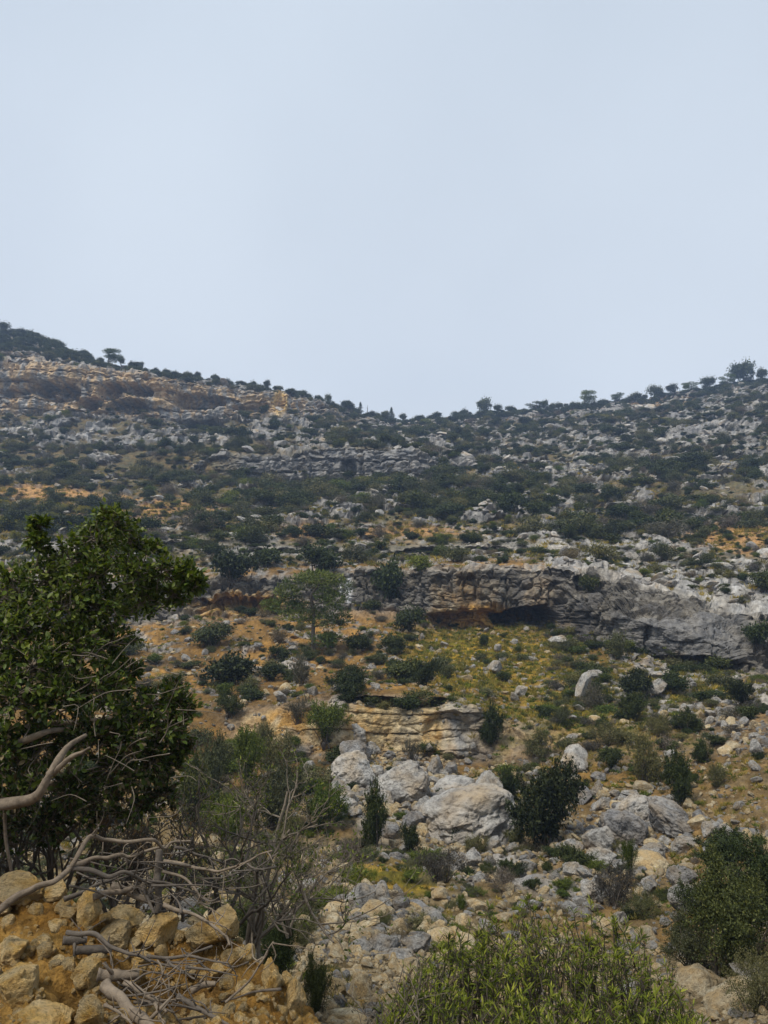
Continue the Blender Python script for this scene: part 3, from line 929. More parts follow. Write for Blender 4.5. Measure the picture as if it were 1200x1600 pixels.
def bush_foliage(seed, nclump, nleaf, size, aspect=0.55, spread=0.2, height=1.25, inner=0.15, flat=0.0, upright=0.0, shoots=0):
    """leaf clumps over a dome of unit radius standing on z = 0"""
    r = np.random.default_rng(seed)
    g = Geo()
    nlob = r.integers(4, 7)
    ang = r.uniform(0, 6.283) + np.arange(nlob) * 6.283 / nlob + r.normal(0, 0.4, nlob)
    lr = r.uniform(0.36, 0.6, nlob)
    lq = r.uniform(0.2, 0.58, nlob)
    lc = np.stack([np.cos(ang) * lq, np.sin(ang) * lq, r.uniform(0.22, 0.72, nlob) * height], -1)
    lc[0] = (0, 0, 0.62 * height)
    li = r.integers(0, nlob, nclump)
    d = unit(r.normal(size=(nclump, 3)))
    d[:, 2] = np.abs(d[:, 2]) * 1.1 - 0.25
    cc = lc[li] + d * lr[li][:, None] * np.array((1, 1, 0.85)) * r.uniform(0.7, 1.05, (nclump, 1))
    cc[:, 2] = np.maximum(cc[:, 2], 0.1)
    per = r.multinomial(nleaf, np.ones(nclump) / nclump)
    ids = np.repeat(np.arange(nclump), per)
    csz = r.uniform(0.6, 1.3, nclump)[ids]
    off = r.normal(size=(nleaf, 3)) * spread * csz[:, None]
    off[:, 2] *= 0.8
    pos = cc[ids] + off
    if shoots:
        ns = int(nleaf * 0.4)
        si = r.integers(0, shoots, ns)
        s0 = r.integers(0, nclump, shoots)
        sdir = unit(unit(cc[s0] - np.array((0, 0, 0.4))) + r.normal(size=(shoots, 3)) * 0.45 + np.array((0, 0, 0.35)))
        sl = r.uniform(0.15, 0.5, shoots)
        tt = r.uniform(0, 1, ns)
        pos[-ns:] = cc[s0[si]] + sdir[si] * (sl[si] * tt)[:, None] + r.normal(size=(ns, 3)) * (0.035 * (1.2 - tt))[:, None]
        off[-ns:] = sdir[si] * spread
    k = int(nleaf * inner)
    pos[:k] *= r.uniform(0.3, 0.8, (k, 1))
    pos[:, 2] = np.maximum(pos[:, 2], 0.03)
    outw = unit(off + 0.6 * unit(cc)[ids] * spread + np.array((0, 0, 0.35 * spread)))
    nrm = unit(outw + r.normal(size=(nleaf, 3)) * 0.55)
    ax = unit(np.cross(nrm, r.normal(size=(nleaf, 3))) + np.array((0, 0, upright)) + outw * 0.4)
    s = size * r.uniform(0.6, 1.35, nleaf)
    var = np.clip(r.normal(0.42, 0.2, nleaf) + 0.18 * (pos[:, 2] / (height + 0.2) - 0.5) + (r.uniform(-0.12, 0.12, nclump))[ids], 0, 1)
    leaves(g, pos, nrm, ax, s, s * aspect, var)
    return g, cc


def stems(g, cc, r, n, r0, base=0.12, z0=-0.15):
    for q in cc[r.permutation(len(cc))[:n]]:
        b = np.array((r.normal() * base, r.normal() * base, z0))
        m = b * 0.5 + q * 0.5 + r.normal(size=3) * 0.07
        g.tube([b, (b + m) / 2 + r.normal(size=3) * 0.03, m, q], [r0, r0 * 0.75, r0 * 0.5, r0 * 0.2], 5)


BUSH_KINDS = {}
for kind, mat, specs in [
    ('evergreen', M_EVERGREEN, dict(nclump=34, nleaf=2600, size=0.15, spread=0.17)),
    ('olive', M_OLIVE, dict(nclump=30, nleaf=1900, size=0.14, spread=0.2, aspect=0.4, height=1.05)),
    ('heath', M_HEATH, dict(nclump=28, nleaf=1700, size=0.15, spread=0.22, aspect=0.22, height=0.9, upright=0.8)),
    ('spurge', M_SPURGE, dict(nclump=24, nleaf=1500, size=0.13, spread=0.16, aspect=0.35, height=0.8, upright=0.6)),
    ('fresh', M_FRESH, dict(nclump=32, nleaf=2400, size=0.13, spread=0.19, aspect=0.5, height=1.3)),
]:
    BUSH_KINDS[kind] = []
    base_specs = specs
    for i in range(9):
        if i == 7:      # finest leaves for the bushes close to the viewer
            specs = dict(base_specs, nleaf=base_specs['nleaf'] * 10, size=base_specs['size'] * 0.28, nclump=int(base_specs['nclump'] * 2), spread=base_specs['spread'] * 0.8, shoots=160)
            if kind not in ('evergreen', 'olive'):
                break
        if i == 4:      # finer leaves for plants close by
            specs = dict(specs, nleaf=specs['nleaf'] * 5, size=specs['size'] * 0.45, nclump=int(specs['nclump'] * 1.5), spread=specs['spread'] * 0.85, shoots=90)
        sd_ = hash(kind) % 1 + 11 * i + len(kind) * 97
        g, cc = bush_foliage(sd_, **specs)
        fol = g.mesh(kind + '_foliage_mesh', [mat], False)
        g2 = Geo()
        stems(g2, cc, np.random.default_rng(sd_), 11, 0.035)
        BUSH_KINDS[kind].append((fol, g2.mesh(kind + '_stem_mesh', [M_BARK])))


def join_two(name, a, b):
    """one mesh with two materials, for plants too small to show parts"""
    def arr(me):
        v = np.empty(len(me.vertices) * 3, np.float32)
        me.vertices.foreach_get('co', v)
        var = np.empty(len(me.vertices), np.float32)
        me.attributes['var'].data.foreach_get('value', var)
        li = np.empty(len(me.loops), np.int32)
        me.loops.foreach_get('vertex_index', li)
        n = np.empty(len(me.polygons), np.int32)
        me.polygons.foreach_get('loop_total', n)
        s = np.empty(len(me.polygons), np.int32)
        me.polygons.foreach_get('loop_start', s)
        q = li[s[n == 4][:, None] + np.arange(4)] if (n == 4).any() else np.zeros((0, 4), np.int32)
        t = li[s[n == 3][:, None] + np.arange(3)] if (n == 3).any() else np.zeros((0, 3), np.int32)
        return v.reshape(-1, 3), var, q, t
    va, aa, qa, ta = arr(a)
    vb, ab, qb, tb = arr(b)
    o = len(va)
    fl = [qa, ta, qb + o, tb + o]
    mi = np.concatenate([np.zeros(len(qa) + len(ta)), np.ones(len(qb) + len(tb))])
    return mesh_arrays(name, np.concatenate([va, vb]), fl, False, [a.materials[0], b.materials[0]], mi, {'var': np.concatenate([aa, ab])})


NEAR_BUSH = [join_two(k + '_weed_mesh', *BUSH_KINDS[k][4 + j]) for k in ('evergreen', 'olive', 'heath', 'fresh') for j in (0, 1)]
SMALL_BUSH = {k: [join_two(k + '_bush_mesh', f, s) for f, s in v] for k, v in ((k, v[:4]) for k, v in BUSH_KINDS.items())}


# ------------------------------------------------------------------ scattering of what nobody could count
def scatter(name, pts, rot, scl, which, meshes, label, cat):
    """one object drawing copies of small meshes at its points"""
    src = bpy.data.collections.new(name + '_sources')
    for i, me in enumerate(meshes):
        o = bpy.data.objects.new('%s_source_%02d' % (name, i), me)
        src.objects.link(o)
    me = bpy.data.meshes.new(name)
    me.vertices.add(len(pts))
    me.vertices.foreach_set('co', np.asarray(pts, np.float32).ravel())
    for k, v, t in (('rot', rot, 'FLOAT_VECTOR'), ('scl', scl, 'FLOAT_VECTOR'), ('which', which, 'INT')):
        a = me.attributes.new(k, t, 'POINT')
        if t == 'INT':
            a.data.foreach_set('value', np.asarray(v, np.int32))
        else:
            a.data.foreach_set('vector', np.asarray(v, np.float32).ravel())
    ob = link(name, me)
    ng = bpy.data.node_groups.new(name + '_nodes', 'GeometryNodeTree')
    ng.interface.new_socket('Geometry', in_out='INPUT', socket_type='NodeSocketGeometry')
    ng.interface.new_socket('Geometry', in_out='OUTPUT', socket_type='NodeSocketGeometry')
    gi, go = ng.nodes.new('NodeGroupInput'), ng.nodes.new('NodeGroupOutput')
    ci = ng.nodes.new('GeometryNodeCollectionInfo')
    ci.inputs['Collection'].default_value = src
    ci.inputs['Separate Children'].default_value = True
    ci.inputs['Reset Children'].default_value = True
    ip = ng.nodes.new('GeometryNodeInstanceOnPoints')
    ip.inputs['Pick Instance'].default_value = True

    def attr(nm, t):
        a = ng.nodes.new('GeometryNodeInputNamedAttribute')
        a.data_type = t
        a.inputs['Name'].default_value = nm
        return a.outputs['Attribute']
    e2r = ng.nodes.new('FunctionNodeEulerToRotation')
    L = ng.links.new
    L(gi.outputs[0], ip.inputs['Points'])
    L(ci.outputs[0], ip.inputs['Instance'])
    L(attr('which', 'INT'), ip.inputs['Instance Index'])
    L(attr('rot', 'FLOAT_VECTOR'), e2r.inputs[0])
    L(e2r.outputs[0], ip.inputs['Rotation'])
    L(attr('scl', 'FLOAT_VECTOR'), ip.inputs['Scale'])
    L(ip.outputs[0], go.inputs[0])
    md = ob.modifiers.new('scatter', 'NODES')
    md.node_group = ng
    return tag(ob, label, cat, kind='stuff')


def pick(weight, n, rng):
    w = np.where(np.isfinite(weight), np.maximum(weight, 0), 0)
    cs = np.cumsum(w)
    ids = np.searchsorted(cs, rng.uniform(0, cs[-1], n))
    ids = np.clip(ids, 0, len(w) - 1)
    return ids


def rand_rot(n, rng, tilt=None):
    r = np.zeros((n, 3))
    r[:, 2] = rng.uniform(0, 6.283, n)
    if tilt is None:
        r[:, 0] = rng.uniform(0, 6.283, n)
        r[:, 1] = rng.uniform(0, 6.283, n)
    else:
        r[:, 0] = rng.normal(0, tilt, n)
        r[:, 1] = rng.normal(0, tilt, n)
    return r


# ================================================================== SCRUB
# candidates all over the slopes; the ones that show largest become plants of their own, the far mass stays one object
rs = np.random.default_rng(21)
scrub_noise = fbm(D * 0.09 + 40, 3) + 0.6 * fbm(D * 0.35 + 12, 3)
flatness = np.clip(NF[:, 2], 0, 1)
dens = np.zeros(len(D))
dens += 0.34 * seg(11.4, 13.5) * sstep(-0.25, 0.2, scrub_noise)
dens += 0.62 * seg(13.2, 15.3) * sstep(-0.45, 0.25, scrub_noise + 0.35 * blob(650, 775, 260, 35, 0.6) + 0.3 * blob(80, 730, 170, 40, 0.6))
dens += 0.7 * seg(15.0, 18.2) * sstep(-0.5, 0.3, scrub_noise) * (1 - 0.9 * cliff_mid)
dens += 0.4 * seg(18.0, 20.6) * sstep(-0.5, 0.3, scrub_noise) * (1 - 0.97 * np.clip(1.5 * cliff_up, 0, 1))
dens += 0.3 * seg(19.3, 20.6) * np.clip(blob(60, 545, 130, 32, 0.5) + sstep(600, 680, PX) * seg(19.6, 20.8), 0, 1)
dens += (0.14 + 0.3 * (PX > 880)) * seg(6.0, 9.2) * sstep(-0.15, 0.25, scrub_noise + 0.25 * (PX > 880)) * (1 - 0.8 * blob(760, 1020, 130, 55))
dens *= 1 - 0.6 * seg(16.8, 18.3) * (PX < 480)
dens += 0.15 * seg(19.7, 20.4) * sstep(-0.2, 0.2, scrub_noise) * (PX > 560)
dens *= 1 + 0.55 * seg(12.8, 18.5)
dens += 0.5 * blob(640, 772, 230, 30, 0.6) * seg(13.2, 15.6)
clump_n = fbm(D * 0.55 + 77, 2)
dens *= 0.25 + 1.5 * sstep(-0.1, 0.2, clump_n)
dens *= (1 - 0.92 * soil_patch) * (0.1 + 0.9 * flatness) * (1 - 0.45 * rock * seg(11, 17))
dens += 0.22 * seg(3.2, 6.2) * sstep(0.0, 0.3, scrub_noise + 0.25 * (PX < 520) + 0.2 * (PX > 1000)) * (1 - moss)
dens *= (PX > -260) & (PX < 1460)
n_scrub = int(min(34000, (dens * AREA).sum()))
ids = pick(dens * AREA, n_scrub, rs)
print('scrub', n_scrub)
bp = D[ids].copy()
kz = K[ids]
size = rs.lognormal(-0.15, 0.5, n_scrub)
size *= np.where(kz < 6.5, 0.32, np.where(kz < 9.5, 0.45, np.where(kz < 13, 0.55, np.where(kz < 15.2, 0.68, np.where(kz < 19.2, 0.54, 0.72)))))
size = np.clip(size, 0.16, np.where(kz < 9.6, 0.5, 1.5))
u = rs.uniform(size=n_scrub)
kind_n = np.where(u < 0.42, 0, np.where(u < 0.76, 1, np.where(u < 0.95, 2, np.where(u < 0.985, 4, 3))))
kind_n = np.where((kz > 19.2), 0, kind_n)
near_yellow = blob(60, 825, 110, 50, 0.8)[ids] > 0.4
kind_n = np.where(near_yellow & (u > 0.7), 3, kind_n)
KN = ['evergreen', 'olive', 'heath', 'spurge', 'fresh']
sx, sy, sdp = project(bp)
vis = LAND.visible(ids)
show = np.where(vis, size / sdp, 0)
order = np.argsort(-show)
N_OWN = 250
own = order[:N_OWN]
mass = order[N_OWN:]
hgt = rs.uniform(0.55, 1.1, n_scrub)
rotz = rs.uniform(0, 6.283, n_scrub)
meshes, which = [], []
for k in KN:
    meshes += SMALL_BUSH[k]
wh = kind_n * 4 + rs.integers(0, 4, n_scrub)
rr = np.zeros((len(mass), 3))
rr[:, 2] = rotz[mass]
wob = rs.uniform(0.6, 1.7, n_scrub)
ss = np.stack([size[mass] * wob[mass], size[mass], size[mass] * hgt[mass]], -1)
wh_s = np.where(bp[:, 1] < 24, len(meshes) + rs.integers(0, len(NEAR_BUSH), n_scrub), wh)
scatter('scrub', bp[mass] - np.array((0, 0, 0.05)), rr, ss, wh_s[mass], meshes + NEAR_BUSH, 'mass of low evergreen scrub covering the far hillsides', 'scrub')

BUSH_NAME = {'evergreen': 'evergreen_bush', 'olive': 'olive_green_bush', 'heath': 'dry_bush', 'spurge': 'yellow_green_bush', 'fresh': 'leafy_bush'}
BUSH_WORD = {'evergreen': 'dark evergreen bush', 'olive': 'dull olive green bush', 'heath': 'brownish dry bush', 'spurge': 'yellow green spurge bush', 'fresh': 'fresh green bush'}


def zone_of(k, px, py):
    if k < 6.6:
        return 'in the dry stream bed'
    if k < 9.2:
        return 'below the long cliff'
    if k < 11.2:
        return 'clinging to the long cliff'
    if k < 13.2:
        return 'along the long cliff top'
    if k < 15.2:
        return 'on the slope above the cliff'
    if k < 18.2:
        return 'on the rocky upper hillside'
    return 'near the skyline'


ORD = 'first second third fourth fifth sixth seventh eighth ninth tenth eleventh twelfth thirteenth fourteenth fifteenth sixteenth seventeenth eighteenth nineteenth twentieth'.split()
TENS = {20: 'twenty', 30: 'thirty', 40: 'forty', 50: 'fifty', 60: 'sixty', 70: 'seventy', 80: 'eighty'}


def ordinal(n):
    if n < 20:
        return ORD[n]
    t = (n + 1) // 10 * 10
    u_ = (n + 1) % 10
    return TENS.get(t, 'ninety') + '-' + ORD[u_ - 1] if u_ else {30: 'thirtieth', 40: 'fortieth', 50: 'fiftieth', 60: 'sixtieth', 70: 'seventieth'}.get(t, 'eightieth')


counts = {}
own = own[np.argsort(sx[own])]
for i in own:
    k = KN[kind_n[i]]
    me = SMALL_BUSH[k][wh[i] % 4]
    if bp[i, 1] < 24:
        me = NEAR_BUSH[{'evergreen': 0, 'olive': 2, 'heath': 4, 'spurge': 6, 'fresh': 6}[k] + wh[i] % 2]
    o = link(BUSH_NAME[k], me)
    o.location = bp[i] - np.array((0, 0, 0.05))
    o.rotation_euler = (0, 0, rotz[i])
    o.scale = (size[i] * wob[i], size[i], size[i] * hgt[i])
    side_w = 'left' if sx[i] < 400 else ('middle' if sx[i] < 800 else 'right')
    zz = zone_of(kz[i], sx[i], sy[i])
    key = (k, zz, side_w)
    counts[key] = counts.get(key, -1) + 1
    tag(o, '%s %s from left %s, %s third' % (ordinal(counts[key]), BUSH_WORD[k], zz, side_w), 'bush', '%ses %s, %s' % (BUSH_WORD[k], zz, side_w))


def plant(px, foot, w, h, kind, var, label, name=None, group=None, sink=0.04, dy=0.0):
    """a bush of w x h photo pixels whose foot stands on the ground under the pixel"""
    p, _n = LAND(px, foot)
    d = p[1] * CP + p[2] * SP
    wm, hm = w / FPX * d, h / FPX * d
    fol, st = BUSH_KINDS[kind][var % 4] if d > 30 else BUSH_KINDS[kind][(7 + var % 2) if d < 12 and kind in ('evergreen', 'olive') else (4 + var % 3)]
    hh = {'evergreen': 1.35, 'olive': 1.15, 'heath': 1.0, 'spurge': 0.95, 'fresh': 1.4}[kind]
    e = bpy.data.objects.new(name or BUSH_NAME[kind], None)
    COL.objects.link(e)
    e.location = p + np.array((0, dy, -sink * hm))
    e.rotation_euler = (0, 0, (px * 7.13 + foot) % 6.28)
    e.scale = (wm / 2.1, wm / 2.1, hm / hh)
    link('foliage', fol, e)
    link('stem', st, e)
    tag(e, label, 'bush', group or 'bushes on the valley side')
    return e


ww = (seg(2.4, 6.2) * sstep(-0.25, 0.3, scrub_noise + 0.3 * (PX < 540) + 0.2 * (PX > 950)) * 0.8 + seg(6.2, 9.1) * (0.2 + 0.7 * (PX > 850)) * sstep(-0.2, 0.25, scrub_noise + 0.1) + seg(11.3, 14) * 0.25) * (flatness > 0.45) * (PX > -150) * (PX < 1350) * (1 - 0.75 * moss * (PX < 860))
wi = pick(ww * AREA, 6000, rs)
wk = rs.choice([0, 0, 1, 1, 2, 2, 4], 6000) * 4 + rs.integers(0, 4, 6000)
wk = np.where(D[wi, 1] < 24, len(meshes) + rs.integers(0, len(NEAR_BUSH), 6000), wk)
wsz = rs.lognormal(-1.75, 0.45, 6000) * np.clip(D[wi, 1] / 25, 0.45, 1.3)
wr = np.zeros((6000, 3))
wr[:, 2] = rs.uniform(0, 6.283, 6000)
scatter('weeds', D[wi] - np.array((0, 0, 0.02)), wr, np.stack([wsz, wsz, wsz * rs.uniform(0.5, 1.0, 6000)], -1), wk, meshes + NEAR_BUSH, 'low ragged weeds growing among the stones', 'weeds')

PLANTS = [
    # along the cliff top
    (362, 908, 78, 58, 'evergreen', 0, 'dark round bush on the cliff edge beside the big leafy tree'),
    (418, 884, 62, 30, 'evergreen', 1, 'low dark bush on the ledge left above the pine'),
    (500, 894, 74, 46, 'evergreen', 2, 'wide dark bush directly above the pine top'),
    (560, 878, 60, 28, 'olive', 0, 'flat olive bush between the pine top and the hanging bush'),
    (607, 930, 62, 66, 'evergreen', 3, 'large dark bush hanging over the cliff face right of the pine'),
    (655, 893, 46, 30, 'fresh', 1, 'light green bush on the cliff edge beside the hanging dark bush'),
    (712, 876, 56, 24, 'olive', 1, 'low olive bush behind the cliff edge left above the cave'),
    (918, 925, 34, 32, 'evergreen', 0, 'dark bush in the notch of the cliff right of the cave'),
    (1190, 925, 50, 34, 'evergreen', 1, 'dark bush at the right picture edge above the buttress'),
    (640, 985, 52, 40, 'evergreen', 2, 'bush on the cliff foot left of the ochre shelf'),
    (580, 952, 34, 18, 'evergreen', 3, 'small bush at the cliff foot right of the pine'),
    # ochre slope
    (560, 1014, 54, 30, 'evergreen', 0, 'dark bush on the slope just right of the pine trunk'),
    (613, 1022, 46, 32, 'evergreen', 1, 'round dark bush on the slope below the hanging bush'),
    (515, 1008, 40, 26, 'fresh', 2, 'small green bush touching the pine trunk'),
    (432, 1003, 46, 22, 'heath', 0, 'brownish bush on the slope left of the pine trunk'),
    (330, 1010, 66, 36, 'evergreen', 2, 'dark bush on the ochre slope beside the leafy tree'),
    (362, 1068, 86, 56, 'evergreen', 3, 'broad dark bush above the low bank left end'),
    (425, 1064, 44, 32, 'evergreen', 0, 'small dark bush between the broad bush and brown bush'),
    (470, 1068, 46, 42, 'heath', 1, 'round brownish bush below the pine foot'),
    (548, 1090, 84, 46, 'evergreen', 1, 'dark bush overhanging the low ochre bank'),
    (436, 1030, 40, 24, 'evergreen', 2, 'little dark bush left below the pine foot'),
    (664, 1072, 50, 42, 'evergreen', 0, 'dark bush on the green slope edge above the low bank'),
    (700, 1060, 30, 20, 'olive', 2, 'tiny olive bush right of the dark bush above the bank'),
    (757, 1008, 16, 20, 'evergreen', 1, 'tiny dark shrub alone on the bright green patch'),
    (965, 1030, 42, 40, 'olive', 3, 'olive bush at the foot of the cliff left of the buttress'),
    (995, 1086, 58, 44, 'evergreen', 2, 'dark bush among stones below the buttress'),
    (1050, 1082, 46, 38, 'evergreen', 3, 'dark bush right of the tall white slab below the buttress'),
    (985, 1126, 52, 46, 'evergreen', 0, 'dark bush in the middle of the stony right slope'),
    (1028, 1150, 40, 36, 'olive', 1, 'olive bush beside the white stone pile on the right slope'),
    (1008, 1222, 70, 78, 'olive', 2, 'tall grey green bush above the tilted slabs'),
    (1062, 1256, 56, 80, 'evergreen', 1, 'tall dark bush above the right tilted slab'),
    (1100, 1190, 40, 34, 'evergreen', 2, 'dark bush at the edge of the ochre rock slab'),
    (1160, 1100, 60, 40, 'evergreen', 3, 'dark bush under the right end of the buttress'),
    (1190, 1010, 50, 44, 'evergreen', 0, 'dark bush on bedded rock at the right picture edge'),
    (930, 1105, 44, 30, 'heath', 2, 'brown bush below the tall white slab stone'),
    (880, 1130, 40, 26, 'olive', 3, 'low olive bush in the middle of the mossy bank'),
    # low bank and stream
    (770, 1158, 42, 62, 'evergreen', 2, 'dark bush hanging on the right end of the low ochre bank'),
    (640, 1192, 34, 34, 'heath', 3, 'twiggy brown bush at the foot of the low ochre bank'),
    (508, 1160, 80, 66, 'fresh', 0, 'bright green bush left of the pale stream boulders'),
    (362, 1118, 44, 36, 'evergreen', 1, 'small dark bush at the left end of the low bank'),
    (388, 1232, 72, 100, 'fresh', 3, 'upright green bush behind the bare twig shrub'),
    (440, 1215, 60, 70, 'olive', 0, 'loose olive bush between the upright bush and stream boulders'),
    (505, 1292, 74, 84, 'fresh', 1, 'leafy bush in front of the left stream boulders'),
    (585, 1320, 56, 100, 'evergreen', 2, 'dark upright bush in front of the large pale boulder'),
    (640, 1340, 40, 52, 'evergreen', 3, 'dark bush left of the long cracked boulder'),
    (708, 1318, 38, 44, 'evergreen', 0, 'dark bush at the foot of the long cracked boulder'),
    (745, 1332, 40, 34, 'olive', 1, 'olive bush under the right half of the cracked boulder'),
    (850, 1322, 128, 128, 'evergreen', 1, 'largest dark bush between the boulders and the tilted slabs'),
    (800, 1262, 50, 62, 'evergreen', 3, 'dark bush between the cracked boulder and the largest bush'),
    (690, 1378, 90, 44, 'heath', 0, 'grey dry bush at the edge of the mossy flat'),
    (790, 1392, 60, 34, 'heath', 1, 'grey dry bush on the pale gravel right of the flat'),
    (545, 1352, 60, 40, 'heath', 2, 'dull dry bush left of the mossy flat'),
    (722, 1420, 22, 24, 'fresh', 2, 'tiny green tuft below the mossy flat'),
    (960, 1416, 96, 62, 'heath', 2, 'dark dry bush below the tilted slabs'),
    (1010, 1440, 70, 50, 'olive', 1, 'olive bush left of the white fluted rock'),
    (985, 1372, 30, 60, 'fresh', 0, 'thin green sprig on ochre ground below the slabs'),
    (455, 1345, 70, 70, 'olive', 2, 'grey green bush left of the cream stone row'),
    (412, 1180, 52, 50, 'olive', 3, 'olive bush under the left end of the low bank'),
    (465, 1130, 50, 36, 'heath', 0, 'brown bush on the low bank left of the green one'),
    (1120, 1230, 40, 36, 'olive', 0, 'olive bush in front of the ochre rock slab'),
    (945, 1165, 56, 40, 'olive', 1, 'ragged olive bush above the grey mossy bank boulder'),
    (1075, 1140, 46, 36, 'evergreen', 2, 'dark bush below the white stone pile'),
    (840, 1180, 60, 40, 'olive', 2, 'flat olive bush at the foot of the mossy bank'),
    (600, 1445, 40, 26, 'olive', 3, 'small grey green bush below the paired grey stones'),
    (480, 1440, 60, 40, 'olive', 0, 'dull bush among yellow gravel left of the stone pile'),
]
for k, a in enumerate(PLANTS):
    plant(*a)

# ================================================================== BOULDERS AND STONES
def stone(px, py, w, h, mesh, label, name='boulder', cat='boulder', group='boulders in the valley', look=None, tilt=0.0, deep=1.0, land=None):
    """a stone covering w x h photo pixels round (px, py), resting in the ground below it"""
    p, _n = (land or LAND)(px, py + h * 0.42)
    d0 = p[1] * CP + p[2] * SP
    wm = w / FPX * d0
    Y = p[1] + 0.25 * wm
    q = at(px, py, Y)
    d = q[1] * CP + q[2] * SP
    wm, hm = w / FPX * d, h / FPX * d
    o = link(name, mesh)
    o.location = q
    s = random.Random(int(px * 31 + py))
    o.rotation_euler = (s.uniform(-0.2, 0.2), tilt, s.choice((0, math.pi)) + s.uniform(-0.3, 0.3))
    o.scale = (wm * 0.55, wm * 0.52 * deep, hm * 0.6)
    return tag(o, label, cat, group)


